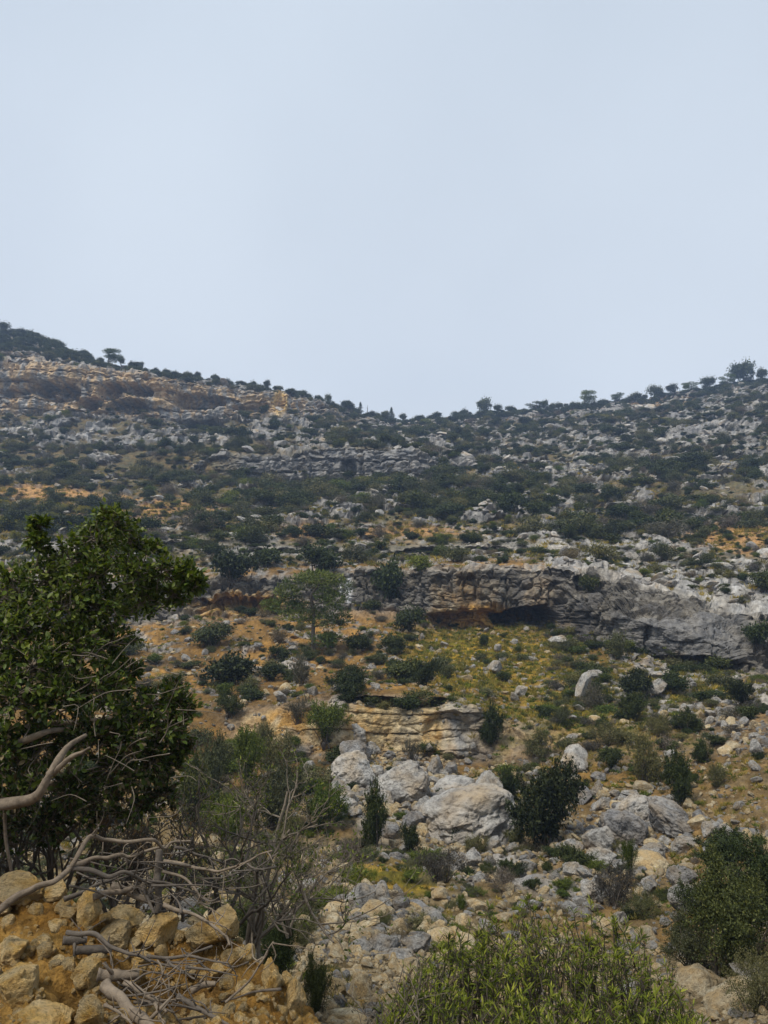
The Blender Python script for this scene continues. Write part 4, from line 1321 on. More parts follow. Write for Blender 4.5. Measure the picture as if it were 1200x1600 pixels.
BOULDERS = [
    (557, 1150, 42, 36, 'upper rounded boulder of the left stream group', 0, 0),
    (552, 1177, 48, 46, 'grey boulder below the topmost one in the left stream group', 0.1, 0),
    (580, 1172, 24, 20, 'small white stone at the right of the left stream group', 0, 0),
    (553, 1207, 64, 52, 'large white boulder at the foot of the left stream group', 0.15, 1),
    (630, 1226, 76, 60, 'large smooth pale boulder in the middle of the stream', 0.25, 1),
    (680, 1199, 27, 29, 'round ball-like grey stone behind the cracked boulder', 0, 0),
    (704, 1203, 26, 26, 'squarish grey stone right of the round ball-like stone', 0.2, 0),
    (657, 1212, 30, 32, 'dark grey stone left of the round ball-like stone', 0, 0),
    (677, 1221, 30, 18, 'flat oval stone in front of the round ball-like stone', 0, 0),
    (714, 1232, 64, 30, 'flat mottled boulder behind the cracked boulder', 0.1, 0),
    (764, 1243, 50, 64, 'tall pale boulder leaning behind the cracked boulder', 0.35, 1),
    (728, 1279, 140, 78, 'long cracked grey boulder, biggest in the stream', 0.22, 1),
    (703, 1298, 52, 40, 'white boulder in front of the long cracked one', 0.2, 0),
    (482, 1204, 28, 27, 'grey boulder among green bushes left of the stream group', 0, 0),
    (506, 1163, 16, 14, 'small white stone beside the bright green bush', 0, 0),
    (590, 1205, 24, 22, 'grey stone wedged between the two large pale boulders', 0, 0),
    (608, 1180, 26, 14, 'low stone on the yellow ground behind the pale boulders', 0, 0),
    (600, 1252, 36, 30, 'pale block under the two large pale boulders', 0.2, 0),
    (663, 1262, 32, 26, 'angular block at the left end of the cracked boulder', 0.1, 0),
    (646, 1284, 42, 34, 'broken white block left of the cracked boulder', 0.4, 0),
    (612, 1296, 32, 26, 'white stone beside the dark upright bush', 0.2, 0),
    (786, 1298, 40, 32, 'block at the right foot of the cracked boulder', 0.4, 0),
    (770, 1322, 34, 26, 'split white block below the cracked boulder', 0.3, 0),
    (690, 1334, 30, 20, 'flat white block on the pale gravel streak', 0.1, 0),
    (738, 1340, 34, 22, 'second flat white block on the pale gravel streak', 0.2, 0),
    (822, 1352, 28, 20, 'white stone at the lower end of the gravel streak', 0.2, 0),
    (528, 1236, 34, 28, 'pale block in front of the large white boulder', 0.1, 0),
    (540, 1262, 38, 30, 'lowest pale block of the left stream group', 0.3, 0),
    (563, 1408, 46, 44, 'left of two grey blocks above the yellow gravel', 0.1, 1),
    (597, 1402, 32, 40, 'upright right one of two grey blocks above the gravel', -0.1, 0),
    (623, 1414, 34, 28, 'pale block right of the two grey blocks', 0, 0),
    (555, 1433, 19, 19, 'round cream stone below the two grey blocks', 0, 2),
    (643, 1413, 16, 20, 'narrow pale stone at the right of the stone pile', 0, 2),
    (657, 1420, 18, 20, 'ochre tinted stone at the right of the stone pile', 0, 2),
    (648, 1436, 18, 16, 'grey stone low in the stone pile', 0, 0),
    (672, 1452, 15, 12, 'small white stone below the stone pile', 0, 0),
    (615, 1438, 16, 18, 'white stone under the pale block', 0.3, 0),
    (516, 1360, 14, 14, 'topmost stone of the cream row beside the mossy flat', 0, 2),
    (532, 1372, 18, 14, 'second stone of the cream row beside the mossy flat', 0, 2),
    (542, 1386, 20, 14, 'lowest stone of the cream row beside the mossy flat', 0, 2),
    (898, 1188, 42, 42, 'grey boulder on the mossy bank above the white stones', 0.3, 1),
    (937, 1215, 24, 18, 'upper white stone above the tilted slabs', 0, 0),
    (935, 1236, 18, 26, 'oval white stone above the tilted slabs', 0, 0),
    (909, 1243, 42, 26, 'white boulder right behind the largest dark bush', 0.3, 0),
    (982, 1240, 30, 14, 'flat white stone on top of the tilted slabs', 0.1, 0),
    (994, 1272, 66, 46, 'upper tilted slab of the grey slab group', 0.75, 1),
    (976, 1296, 66, 50, 'lower left tilted slab of the grey slab group', 0.6, 1),
    (1046, 1283, 82, 46, 'right tilted slab split off by a dark crack', 0.6, 1),
    (938, 1314, 60, 44, 'buff boulder left below the tilted slabs', 0.5, 0),
    (937, 1338, 50, 30, 'white topped boulder with ochre underside below the slabs', 0.15, 0),
    (895, 1329, 32, 30, 'dark grey stone left of the white topped boulder', 0.4, 0),
    (984, 1328, 40, 18, 'pale flat stone under the tilted slabs', 0.1, 0),
    (892, 1360, 32, 30, 'half buried bluish stone below the largest dark bush', 0.2, 0),
    (923, 1391, 42, 24, 'mottled white stone at the edge of the dark dry bush', 0.2, 0),
    (1047, 1178, 22, 13, 'white stone beside the tall grey green bush', 0, 0),
    (1112, 1296, 32, 28, 'grey block right of the split slab', 0, 0),
    (1092, 1274, 24, 14, 'small flat stone right above the split slab', 0, 0),
    (1078, 1412, 62, 42, 'white fluted rock beside the dark right bush', 0.5, 1),
    (1062, 1372, 44, 30, 'pale rock under twigs left of the dark right bush', 0.3, 0),
    (1040, 1441, 22, 14, 'small white stone left of the white fluted rock', 0, 0),
    (1008, 1352, 60, 24, 'cream weathered rock on ochre ground below the slabs', 0.2, 2),
    (1181, 1171, 24, 26, 'pale stone at the top of the ochre rock slab', 0, 0),
    (1195, 1338, 30, 44, 'buff rounded boulder at the right picture edge', 0, 2),
    (1120, 1325, 44, 20, 'white stone above the dark right bush', 0.1, 0),
    (1150, 1560, 90, 46, 'broad cream rock in the lower right corner', 0.4, 2),
    (1090, 1540, 70, 40, 'rough cream rock right of the lance leaved bush', 0.4, 2),
    (1175, 1520, 60, 24, 'flat grey rock below the dark right bush', 0.4, 0),
    (910, 1072, 24, 44, 'tall white slab stone standing on the green slope', 0.35, 0),
    (870, 1002, 30, 20, 'grey boulder at the right end of the cave mouth', 0.2, 0),
    (773, 1043, 27, 20, 'grey boulder in the middle of the green patch', 0.1, 0),
    (777, 1012, 14, 14, 'small pale stone high on the green patch', 0, 0),
    (815, 1080, 22, 20, 'white stone at the lower edge of the green patch', 0.2, 0),
    (803, 1089, 15, 16, 'small leaning white stone at the green patch edge', -0.4, 0),
    (927, 1054, 27, 16, 'flat white stone right behind the tall slab stone', 0.1, 0),
    (950, 1060, 14, 11, 'round white stone right of the tall slab stone', 0, 0),
    (1030, 1073, 34, 24, 'pale slab below the buttress among dark bushes', 0.5, 0),
    (1025, 1054, 22, 12, 'oval white stone under the buttress', 0.1, 0),
    (1037, 1044, 13, 14, 'small block right under the buttress', 0.3, 0),
    (594, 802, 17, 14, 'white block alone on the terraced slope above the pine', 0, 0),
    (580, 808, 8, 9, 'small block left of the white block above the pine', 0, 0),
    (530, 1546, 32, 26, 'ochre boulder in gravel right of the rubble heap', 0.1, 3),
    (527, 1475, 28, 26, 'cream rock in the yellow gravel', 0.2, 2),
    (567, 1570, 26, 16, 'small ochre stone at the bottom gravel', 0, 3),
    (545, 1592, 60, 22, 'cream rock cut by the bottom edge', 0, 2),
    (565, 1548, 40, 46, 'pale block beside the dry stalks', 0.2, 2),
    (700, 1460, 26, 22, 'ochre stone at the top of the lance leaved bush', 0, 3),
]
for i, (px, py, w, h, lab, tl, kd) in enumerate(BOULDERS):
    me = (GREY_ROCKS[i % 8], BIG_ROCKS[i % 6], PALE_ROCKS[i % 8], YELLOW_ROCKS[i % 8])[kd]
    if kd == 2 and w > 30:
        me = rock_mesh('cream_rock_mesh', 700 + i, 4, M_PALE, 9, 0.74, 0.1, 0.04)
    if w > 60 and kd == 1:
        me = rock_mesh('large_boulder_mesh', 800 + i, 5, M_GREY, 6 if tl < 0.5 else 9, 0.8, 0.1, 0.06)
    o = stone(px, py, w, h, me, lab, 'boulder' if w > 20 else 'stone', 'boulder' if w > 20 else 'stone', 'boulders and stones named one by one', None, tl, 1.0)

# loose stones: the ones that show largest are stones of their own, the rest is rubble
rs = np.random.default_rng(33)


def stone_field(weight, n, smin, smax, power, rng):
    ids = pick(weight * AREA, n, rng)
    s = smin * (1 - rng.uniform(size=n)) ** (-1 / power)
    return ids, np.clip(s, smin, smax)


inframe = (PX > -120) & (PX < 1320)
pile = np.clip(blob(1108, 1118, 60, 32, 0.6) + 0.6 * blob(1170, 1150, 60, 40, 0.8), 0, 1)
streak = np.clip(blob(620, 1230, 110, 70, 0.6) + blob(730, 1330, 130, 60, 0.6) + blob(940, 1330, 120, 90, 0.6) + blob(560, 1440, 110, 90, 0.6), 0, 1)
stream_w = (0.3 + 1.0 * streak) * (1 - 0.3 * sstep(830, 900, PX) * (1 - streak)) * seg(2.2, 6.1) * sstep(-0.25, 0.3, wC + wB * 0.5 + 0.15) * (1 - 0.85 * moss) * inframe
slope_w = seg(6.0, 9.1) * (0.35 + 0.65 * sstep(-0.1, 0.3, wC + 0.12 * (PX > 850) + 0.3 * blob(790, 1050, 130, 60))) * inframe * (flatness > 0.3)
a_ids, a_s = stone_field(seg(1.6, 3.4) * inframe * (1 - 0.4 * sstep(700, 860, PX)) * sstep(-0.35, 0.1, wC + 0.2) * (1 - 0.8 * moss) * (AREA > 0), 30000, 0.011, 0.07, 2.1, rs)
b_ids, b_s = stone_field(stream_w * (K > 3), 13000, 0.028, 0.18, 2.1, rs)
c_ids, c_s = stone_field(slope_w + 5 * pile, 4200, 0.045, 0.26, 2.2, rs)
f_ids, f_s = stone_field((blob(680, 1265, 130, 75, 0.6) + 0.8 * blob(990, 1290, 110, 60, 0.6) + 0.6 * blob(600, 1420, 70, 40, 0.6)) * seg(3.5, 6.1), 240, 0.1, 0.28, 1.9, rs)
b_ids, b_s = np.concatenate([b_ids, f_ids]), np.concatenate([b_s, f_s])
d_ids, d_s = stone_field((seg(11.1, 15) * (0.3 + rock) * flatness * inframe * (1 - 0.7 * soil_patch) * np.where(PX > 700, 1.5, 1.0)), 3400, 0.09, 0.7, 1.9, rs)
e_ids, e_s = stone_field((seg(15, 20.4) * (0.15 + rock_far) * flatness * inframe), 2600, 0.25, 1.1, 2.2, rs)
ids = np.concatenate([a_ids, b_ids, c_ids, d_ids, e_ids])
sz = np.concatenate([a_s, b_s, c_s, d_s, e_s])
reg = np.concatenate([np.full(len(x), i) for i, x in enumerate((a_ids, b_ids, c_ids, d_ids, e_ids))])
pp = D[ids] + NF[ids] * (sz * 0.25)[:, None]
x_, y_, d_ = project(pp)
vis = LAND.visible(ids)
show = np.where(vis & (y_ < 1590), sz / d_, 0)
order = np.argsort(-show)
own, mass = order[:215], order[215:]
paleness = np.where(reg == 0, 0.85, np.where(reg == 1, 0.55, np.where(reg == 2, 0.3, 0.0)))
is_pale = rs.uniform(size=len(ids)) < paleness
wh = np.where(is_pale, rs.integers(0, 8, len(ids)), 8 + rs.integers(0, 8, len(ids)))
flat = rs.uniform(0.5, 0.95, len(ids)) * np.where(reg >= 3, 0.62, 1.0)
asp = rs.uniform(0.75, 1.35, len(ids))
rot = rand_rot(len(ids), rs, 0.35)
scl = np.stack([sz * asp, sz, sz * flat], -1)
meshes = PALE_ROCKS + GREY_SMALL
for r_, nm, lb in ((0, 'gravel', 'yellowish gravel on the slope below the viewer'), (1, 'stream_gravel', 'pale gravel and cobbles along the stream bed'), (2, 'slope_rubble', 'loose white stones on the slope below the cliff'), (3, 'terrace_rubble', 'loose rubble on the terraces above the cliff'), (4, 'hillside_rubble', 'white rock rubble on the far hillsides')):
    m = mass[reg[mass] == r_]
    scatter(nm, pp[m], rot[m], scl[m], wh[m], meshes, lb, 'rubble')
RZ = ['in the near yellow gravel', 'in the dry stream bed', 'on the slope under the cliff', 'on the terraces above the cliff', 'on the far hillside']
own = own[np.argsort(x_[own])]
for i in own:
    me = GREY_ROCKS[wh[i] % 8] if not is_pale[i] else PALE_ROCKS[wh[i] % 8]
    o = link('stone', me)
    o.location = pp[i]
    o.rotation_euler = rot[i]
    o.scale = scl[i]
    side_w = 'left' if x_[i] < 400 else ('middle' if x_[i] < 800 else 'right')
    tone_w = 'cream' if is_pale[i] else 'grey white'
    key = (tone_w, reg[i], side_w)
    counts[key] = counts.get(key, -1) + 1
    tag(o, '%s loose %s stone from left %s, %s third' % (ordinal(counts[key]), tone_w, RZ[reg[i]], side_w), 'stone', '%s stones %s, %s' % (tone_w, RZ[reg[i]], side_w))

# ================================================================== GRASS
def tuft(seed, n, h, wdt, lean, mat):
    r = np.random.default_rng(seed)
    g = Geo()
    pos = np.concatenate([r.normal(size=(n, 2)) * 0.25, np.zeros((n, 1)) - 0.02], 1)
    ax = unit(np.concatenate([r.normal(size=(n, 2)) * lean, np.ones((n, 1))], 1))
    nrm = unit(np.cross(ax, r.normal(size=(n, 3))))
    leaves(g, pos, nrm, ax, h * r.uniform(0.5, 1.2, n), wdt, np.clip(r.normal(0.5, 0.22, n), 0, 1))
    return g.mesh('grass_tuft_mesh', [mat], False)


TUFTS = [tuft(900 + i, 34, 1.0, 0.09, 0.55, M_GRASS) for i in range(3)] + [tuft(910 + i, 30, 0.8, 0.16, 0.8, M_FRESH) for i in range(2)]
rs = np.random.default_rng(44)
gw = moss * 0.32 * (flatness > 0.25) + 0.12 * seg(7, 9.2) * sstep(-0.1, 0.3, wC) + 0.3 * seg(2, 6) * sstep(-0.1, 0.3, wB + wC * 0.5)
gid = pick(gw * AREA * inframe, 8000, rs)
gs = rs.uniform(0.10, 0.24, len(gid)) * np.clip(Yv[gid] / 26, 0.5, 1.15)
scatter('grass', D[gid], rand_rot(len(gid), rs, 0.15), np.stack([gs, gs, gs * rs.uniform(0.6, 1.1, len(gid))], -1), rs.integers(0, 5, len(gid)), TUFTS, 'short yellow green grass on the slope and flats', 'grass')
tid = pick((seg(11.2, 15.2) * (0.25 + soil_patch * 0.4) * (flatness > 0.3)) * AREA * inframe, 4200, rs)
ts = rs.uniform(0.25, 0.6, len(tid))
scatter('terrace_grass', D[tid], rand_rot(len(tid), rs, 0.15), np.stack([ts, ts, ts * 0.7], -1), rs.integers(0, 3, len(tid)), TUFTS, 'dry tufted grass on the terraces above the cliff', 'grass')

# ================================================================== PINE ON THE SLOPE
def needle_pad(g, ctr, rx, ry, rz, n, size, r):
    d = unit(r.normal(size=(n, 3)))
    p = ctr + d * np.array((rx, ry, rz)) * (r.uniform(0.25, 1, (n, 1)) ** 0.5)
    nr = unit(d * 0.5 + np.array((0, 0, 0.7)) + r.normal(size=(n, 3)) * 0.5)
    ax = unit(d * 0.6 + np.array((0, 0, 0.35)) + r.normal(size=(n, 3)) * 0.6)
    s = size * r.uniform(0.6, 1.3, n)
    leaves(g, p, nr, ax, s, s * 0.22, np.clip(r.normal(0.45, 0.2, n), 0, 1))


def wobble(pts, n, amp, r):
    """smooth curve through control points with a little crookedness"""
    pts = np.asarray(pts, float)
    t = np.linspace(0, len(pts) - 1, n)
    i = np.clip(t.astype(int), 0, len(pts) - 2)
    f = (t - i)[:, None]
    p0 = pts[np.maximum(i - 1, 0)]
    p1, p2 = pts[i], pts[i + 1]
    p3 = pts[np.minimum(i + 2, len(pts) - 1)]
    q = 0.5 * (2 * p1 + (p2 - p0) * f + (2 * p0 - 5 * p1 + 4 * p2 - p3) * f ** 2 + (3 * p1 - p0 - 3 * p2 + p3) * f ** 3)
    ln = np.linalg.norm(np.diff(pts, axis=0), axis=1).sum()
    kn = max(4, n // 6)
    cw_ = r.normal(size=(kn, 3))
    cw_[0] = cw_[-1] = 0
    tt = np.linspace(0, kn - 1, n)
    j = np.clip(tt.astype(int), 0, kn - 2)
    g_ = (tt - j)[:, None]
    g_ = g_ * g_ * (3 - 2 * g_)
    return q + (cw_[j] * (1 - g_) + cw_[j + 1] * g_) * min(amp * 0.35, 0.012 * ln)


r = np.random.default_rng(5)
foot, _ = LAND(490, 1022)
PY_ = foot[1]
e = bpy.data.objects.new('pine_tree', None)
COL.objects.link(e)
e.location = foot
off = -np.array(foot)
tp = np.array([foot + np.array((0, 0, -0.2)), at(489, 995, PY_), at(490, 960, PY_), at(487, 935, PY_), at(497, 915, PY_), at(505, 905, PY_)]) + off
g = Geo()
tr = wobble(tp, 22, 0.05, r)
g.tube(tr, np.interp(np.linspace(0, 1, 22), [0, 0.1, 0.6, 1], [0.16, 0.11, 0.08, 0.03]), 8)
link('trunk', g.mesh('pine_trunk_mesh', [M_BARK]), e)
PADS = [(502, 905, 40, 11), (470, 912, 36, 11), (528, 918, 26, 12), (490, 900, 30, 8), (448, 925, 24, 9), (522, 936, 22, 10), (508, 930, 18, 9), (447, 948, 30, 10), (424, 944, 16, 7), (468, 962, 32, 10), (520, 958, 28, 12), (536, 968, 16, 9), (505, 970, 22, 9), (505, 1000, 22, 9), (455, 936, 20, 7), (480, 950, 18, 8)]
for (px, py, rx, ry) in PADS:
    gc, gb = Geo(), Geo()
    d = PY_
    cpt = at(px, py, PY_ + r.uniform(-0.7, 0.7)) + off
    needle_pad(gc, cpt, rx / FPX * d, rx / FPX * d * 0.8, ry / FPX * d, int(20 * rx), 0.2, r)
    j = tr[np.argmin(np.abs(tr[:, 2] - (cpt[2] - 0.25)))]
    gb.tube(wobble([j, (j + cpt) / 2 + np.array((0, 0, -0.08)), cpt], 7, 0.04, r), np.linspace(0.035, 0.01, 7), 5)
    bo = link('branch', gb.mesh('pine_branch_mesh', [M_BARK]), e)
    link('needle_crown', gc.mesh('pine_crown_mesh', [M_PINE], False), bo)
tag(e, 'lone pine with flat dark crown standing before the long cliff', 'tree')

# ================================================================== TREES ALONG THE SKYLINE
TREE_PARTS = {}
for nm in ('round', 'umbrella', 'spire'):
    r = np.random.default_rng(len(nm) * 7)
    g, g2 = Geo(), Geo()
    if nm == 'round':
        fg, cc = bush_foliage(77, 30, 2600, 0.13, spread=0.16, height=0.95)
        v = np.concatenate(fg.v)
        fg.v = [v * np.array((0.55, 0.55, 0.76), np.float32) + np.array((0, 0, 0.08), np.float32)]
        fol = fg.mesh('round_crown_mesh', [M_EVERGREEN], False)
        cc = cc * np.array((0.5, 0.5, 0.7)) + np.array((0, 0, 0.1))
    elif nm == 'umbrella':
        cc = []
        for k in range(13):
            a, q = r.uniform(0, 6.28), r.uniform(0.05, 0.45)
            p = np.array((math.cos(a) * q, math.sin(a) * q, 0.68 + r.uniform(-0.34, 0.22) - 0.2 * q))
            cc.append(p)
            needle_pad(g, p, 0.2, 0.2, 0.07, 260, 0.09, r)
        cc = np.array(cc)
        fol = g.mesh('umbrella_crown_mesh', [M_PINE], False)
    else:
        cc = []
        for k in range(12):
            z = 0.15 + 0.8 * k / 11
            a = r.uniform(0, 6.28)
            q = 0.3 * (1.02 - z)
            p = np.array((math.cos(a) * q * 0.6, math.sin(a) * q * 0.6, z))
            cc.append(p)
            needle_pad(g, p, q * 0.8 + 0.04, q * 0.8 + 0.04, 0.1, 150, 0.09, r)
        cc = np.array(cc)
        fol = g.mesh('spire_crown_mesh', [M_EVERGREEN], False)
    g2.tube([(0, 0, -0.08), (0.02, 0, 0.3), (0, 0.01, 0.7)], [0.035, 0.028, 0.012], 6)
    for p in cc[:7]:
        g2.tube([(0.01, 0, min(0.45, p[2] * 0.6)), p * np.array((0.5, 0.5, 0.85)), p], [0.018, 0.012, 0.004], 4)
    TREE_PARTS[nm] = (fol, g2.mesh(nm + '_trunk_mesh', [M_BARK]))

SKY_TREES = [
    (8, 526, 26, 22, 'round', 'dark tree at the left picture edge on the ridge'),
    (35, 528, 22, 16, 'round', 'second tree from the left edge on the ridge'),
    (62, 533, 30, 14, 'round', 'low tree on the rounded left hilltop'),
    (86, 543, 22, 12, 'round', 'tree on the falling shoulder of the left hilltop'),
    (135, 566, 18, 14, 'round', 'small tree just left of the umbrella pine'),
    (173, 576, 40, 30, 'umbrella', 'flat topped umbrella pine alone on the left ridge'),
    (191, 578, 20, 15, 'round', 'round tree right beside the umbrella pine'),
    (222, 584, 16, 11, 'round', 'small tree on the left ridge right of the umbrella pine'),
    (262, 592, 18, 12, 'round', 'small tree above the middle of the high cliff'),
    (310, 598, 12, 11, 'round', 'lone round shrub tree on the cliff skyline'),
    (419, 612, 16, 18, 'round', 'small dark tree above the yellow cliff scar'),
    (437, 617, 14, 10, 'round', 'little tree right of the yellow cliff scar'),
    (513, 634, 15, 20, 'round', 'solitary small tree where the left ridge drops'),
    (545, 646, 14, 14, 'round', 'small tree left of the dead snag on the ridge'),
    (563, 652, 18, 18, 'spire', 'pointed tree beside the dead snag on the ridge'),
    (590, 660, 14, 12, 'round', 'small tree at the left of the saddle'),
    (612, 662, 20, 22, 'spire', 'pointed tree in the lowest point of the saddle'),
    (630, 663, 18, 14, 'round', 'round tree right of the saddle point'),
    (655, 662, 20, 12, 'round', 'low tree on the right side of the saddle'),
    (682, 660, 24, 12, 'round', 'broad low tree right of the saddle'),
    (712, 657, 22, 11, 'round', 'low tree left of the tall tree pair on the skyline'),
    (757, 650, 32, 32, 'round', 'tall rounded tree on the skyline right of the saddle'),
    (778, 650, 18, 16, 'round', 'lower tree touching the tall rounded skyline tree'),
    (795, 648, 20, 13, 'round', 'second low tree right of the tall skyline tree'),
    (836, 645, 34, 16, 'umbrella', 'wide flat tree on the skyline in the middle right'),
    (852, 644, 14, 18, 'round', 'slender upright tree on the middle right skyline'),
    (872, 642, 22, 14, 'round', 'dark tree right of the slender upright skyline tree'),
    (912, 637, 34, 30, 'umbrella', 'airy spreading tree standing out on the right skyline'),
    (940, 636, 22, 13, 'round', 'low tree right of the airy spreading tree'),
    (966, 632, 24, 16, 'umbrella', 'flat crowned tree on the right skyline'),
    (992, 628, 26, 16, 'round', 'round tree left of the broad grove on the right ridge'),
    (1020, 624, 32, 22, 'round', 'broad dark tree in the grove on the right ridge'),
    (1048, 620, 26, 18, 'round', 'second broad tree in the grove on the right ridge'),
    (1078, 614, 28, 16, 'umbrella', 'flat tree right of the grove on the right ridge'),
    (1105, 609, 32, 22, 'round', 'large round tree on the rising right ridge'),
    (1135, 602, 26, 22, 'umbrella', 'flat crowned tree left of the highest right tree'),
    (1162, 597, 50, 38, 'round', 'highest and broadest tree on the right ridge'),
    (1188, 592, 26, 20, 'round', 'last tree by the right picture edge on the ridge'),
]
ridge_row = np.where(np.abs(ks - 20) < 0.02)[0][0]
ridge = D.reshape(NR, NC, 3)[ridge_row - 14:ridge_row + 3]
for i, (px, py, w, h, kd, lab) in enumerate(SKY_TREES):
    ci = np.argmin(np.abs(colpx - px))
    colp = ridge[:, ci]
    _x, yy, _d = project(colp)
    p = colp[np.argmin(yy)]
    d = p[1] * CP + p[2] * SP
    e = bpy.data.objects.new('skyline_tree', None)
    COL.objects.link(e)
    top = at(px, py - h, p[1])[2]
    e.location = p - np.array((0, 0, 0.1))
    hm = max(h / FPX * d, top - p[2])
    e.scale = (w / FPX * d * 0.85, w / FPX * d * 0.85, hm * 0.9)
    e.rotation_euler = (0, 0, i * 1.7)
    link('crown', TREE_PARTS[kd][0], e)
    link('trunk', TREE_PARTS[kd][1], e)
    tag(e, lab, 'tree', 'trees along the skyline')
# dead snag on the ridge
ci = np.argmin(np.abs(colpx - 574))
p = ridge[8, ci]
g = Geo()
r = np.random.default_rng(8)
g.tube(wobble([(0, 0, -0.3), (0.1, 0, 1.5), (0.15, 0, 3.2)], 8, 0.08, r), np.linspace(0.12, 0.03, 8), 6)
for k in range(5):
    z = 1.0 + 0.4 * k
    g.tube([(0.08, 0, z), (r.normal() * 0.4, r.normal() * 0.3, z + 0.5)], [0.04, 0.01], 4)
o = link('dead_snag', g.mesh('dead_snag_mesh', [M_BARK]))
o.location = p
tag(o, 'thin bare snag sticking up on the ridge left of the saddle', 'dead tree')

# ================================================================== RUBBLE HEAP IN FRONT
hx = np.arange(-200, 560, 3.2)
HR = [
    (14, Z, [(-200, -3.0, 4.6), (560, -3.0, 4.4)]),
    (30, R, [(-200, 1370, 3.45), (0, 1398, 3.35), (50, 1386, 3.35), (100, 1392, 3.3), (150, 1425, 3.25), (250, 1440, 3.2), (330, 1452, 3.15), (385, 1470, 3.1), (410, 1502, 3.0), (450, 1538, 2.95), (480, 1575, 2.9), (510, 1630, 2.85), (560, 1700, 2.8)]),
    (60, R, [(-200, 1470, 2.95), (100, 1490, 2.9), (250, 1520, 2.85), (400, 1560, 2.8), (480, 1620, 2.75), (560, 1730, 2.7)]),
    (40, R, [(-200, 1640, 2.35), (300, 1650, 2.35), (560, 1790, 2.35)]),
    (0, Z, [(-200, -1.62, 1.4), (560, -1.75, 1.4)]),
]
hY, hZ = [], []
for cnt, mode, pts in HR:
    cxs = [p[0] for p in pts]
    Yc = pchip(cxs, [p[2] for p in pts], hx)
    vv = pchip(cxs, [p[1] for p in pts], hx)
    if mode == R:
        b = (800 - vv) / FPX
        vv = Yc * (SP + b * CP) / (CP - b * SP)
    hY.append(Yc)
    hZ.append(vv)
hY, hZ = np.array(hY), np.array(hZ)
hk = np.concatenate([i + np.arange(cn) / cn for i, (cn, _, _) in enumerate(HR[:-1])] + [[len(HR) - 1.0]])
i0 = np.clip(hk.astype(int), 0, len(HR) - 2)
fr = (hk - i0)[:, None]
Y_ = hY[i0] * (1 - fr) + hY[i0 + 1] * fr
Z_ = hZ[i0] * (1 - fr) + hZ[i0 + 1] * fr
for _ in range(4):
    Y_[1:-1] = 0.25 * Y_[:-2] + 0.5 * Y_[1:-1] + 0.25 * Y_[2:]
    Z_[1:-1] = 0.25 * Z_[:-2] + 0.5 * Z_[1:-1] + 0.25 * Z_[2:]
X_ = (hx[None] - 600) / FPX * (Y_ * CP + Z_ * SP)
H = np.stack([X_, Y_, Z_], -1)
hn = -grid_normals(H).reshape(-1, 3)
hp = H.reshape(-1, 3).astype(np.float32)
if hn[:, 2].mean() < 0:
    hn = -hn
hpx, hpy, _ = project(hp)
f1, f2, cid = voronoi(hp * 11 + 0.5 * fbm(hp * 6, 2)[:, None])
f1b, f2b, _c = voronoi(hp * 32)
lump = 0.07 * fbm(hp * 3.0 + 4, 4) + 0.05 * (0.5 - f1) + 0.035 * (cid - 0.5) + 0.014 * (0.5 - f1b) + 0.008 * fbm(hp * 40, 2)
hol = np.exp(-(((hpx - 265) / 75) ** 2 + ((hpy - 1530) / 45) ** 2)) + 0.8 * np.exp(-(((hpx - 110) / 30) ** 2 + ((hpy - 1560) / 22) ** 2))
HD = (hp + hn * lump[:, None]).astype(np.float32)
HD[:, 2] -= 0.2 * hol
HD[:, 1] += 0.12 * hol
t1 = fbm(hp * 5 + 2, 3)
htone = lerp(c(0.36, 0.19, 0.04)[None].repeat(len(hp), 0), c(0.56, 0.33, 0.09), sstep(-0.25, 0.35, t1))
htone = lerp(htone, c(0.14, 0.09, 0.04), np.clip(hol, 0, 1) * 0.7)  # shade of the hollows painted into the earth colour
ii = np.arange(H.shape[0] * H.shape[1]).reshape(H.shape[:2])
hq = np.stack([ii[:-1, :-1], ii[1:, :-1], ii[1:, 1:], ii[:-1, 1:]], -1).reshape(-1, 4)
me = mesh_arrays('earth_mound', HD, [hq], True, [M_GROUND], attrs={'tone': htone, 'grain': np.full(len(hp), 9.0)})
tag(link('earth_mound', me), 'ochre earth heap at the lower left corner', 'mound', kind='structure')
HN = grid_normals(HD.reshape(*H.shape))
HN = HN.reshape(-1, 3)
HN *= np.sign(HN[:, 2:3].mean())
HEAP = Lookup(HD, HN, 4)

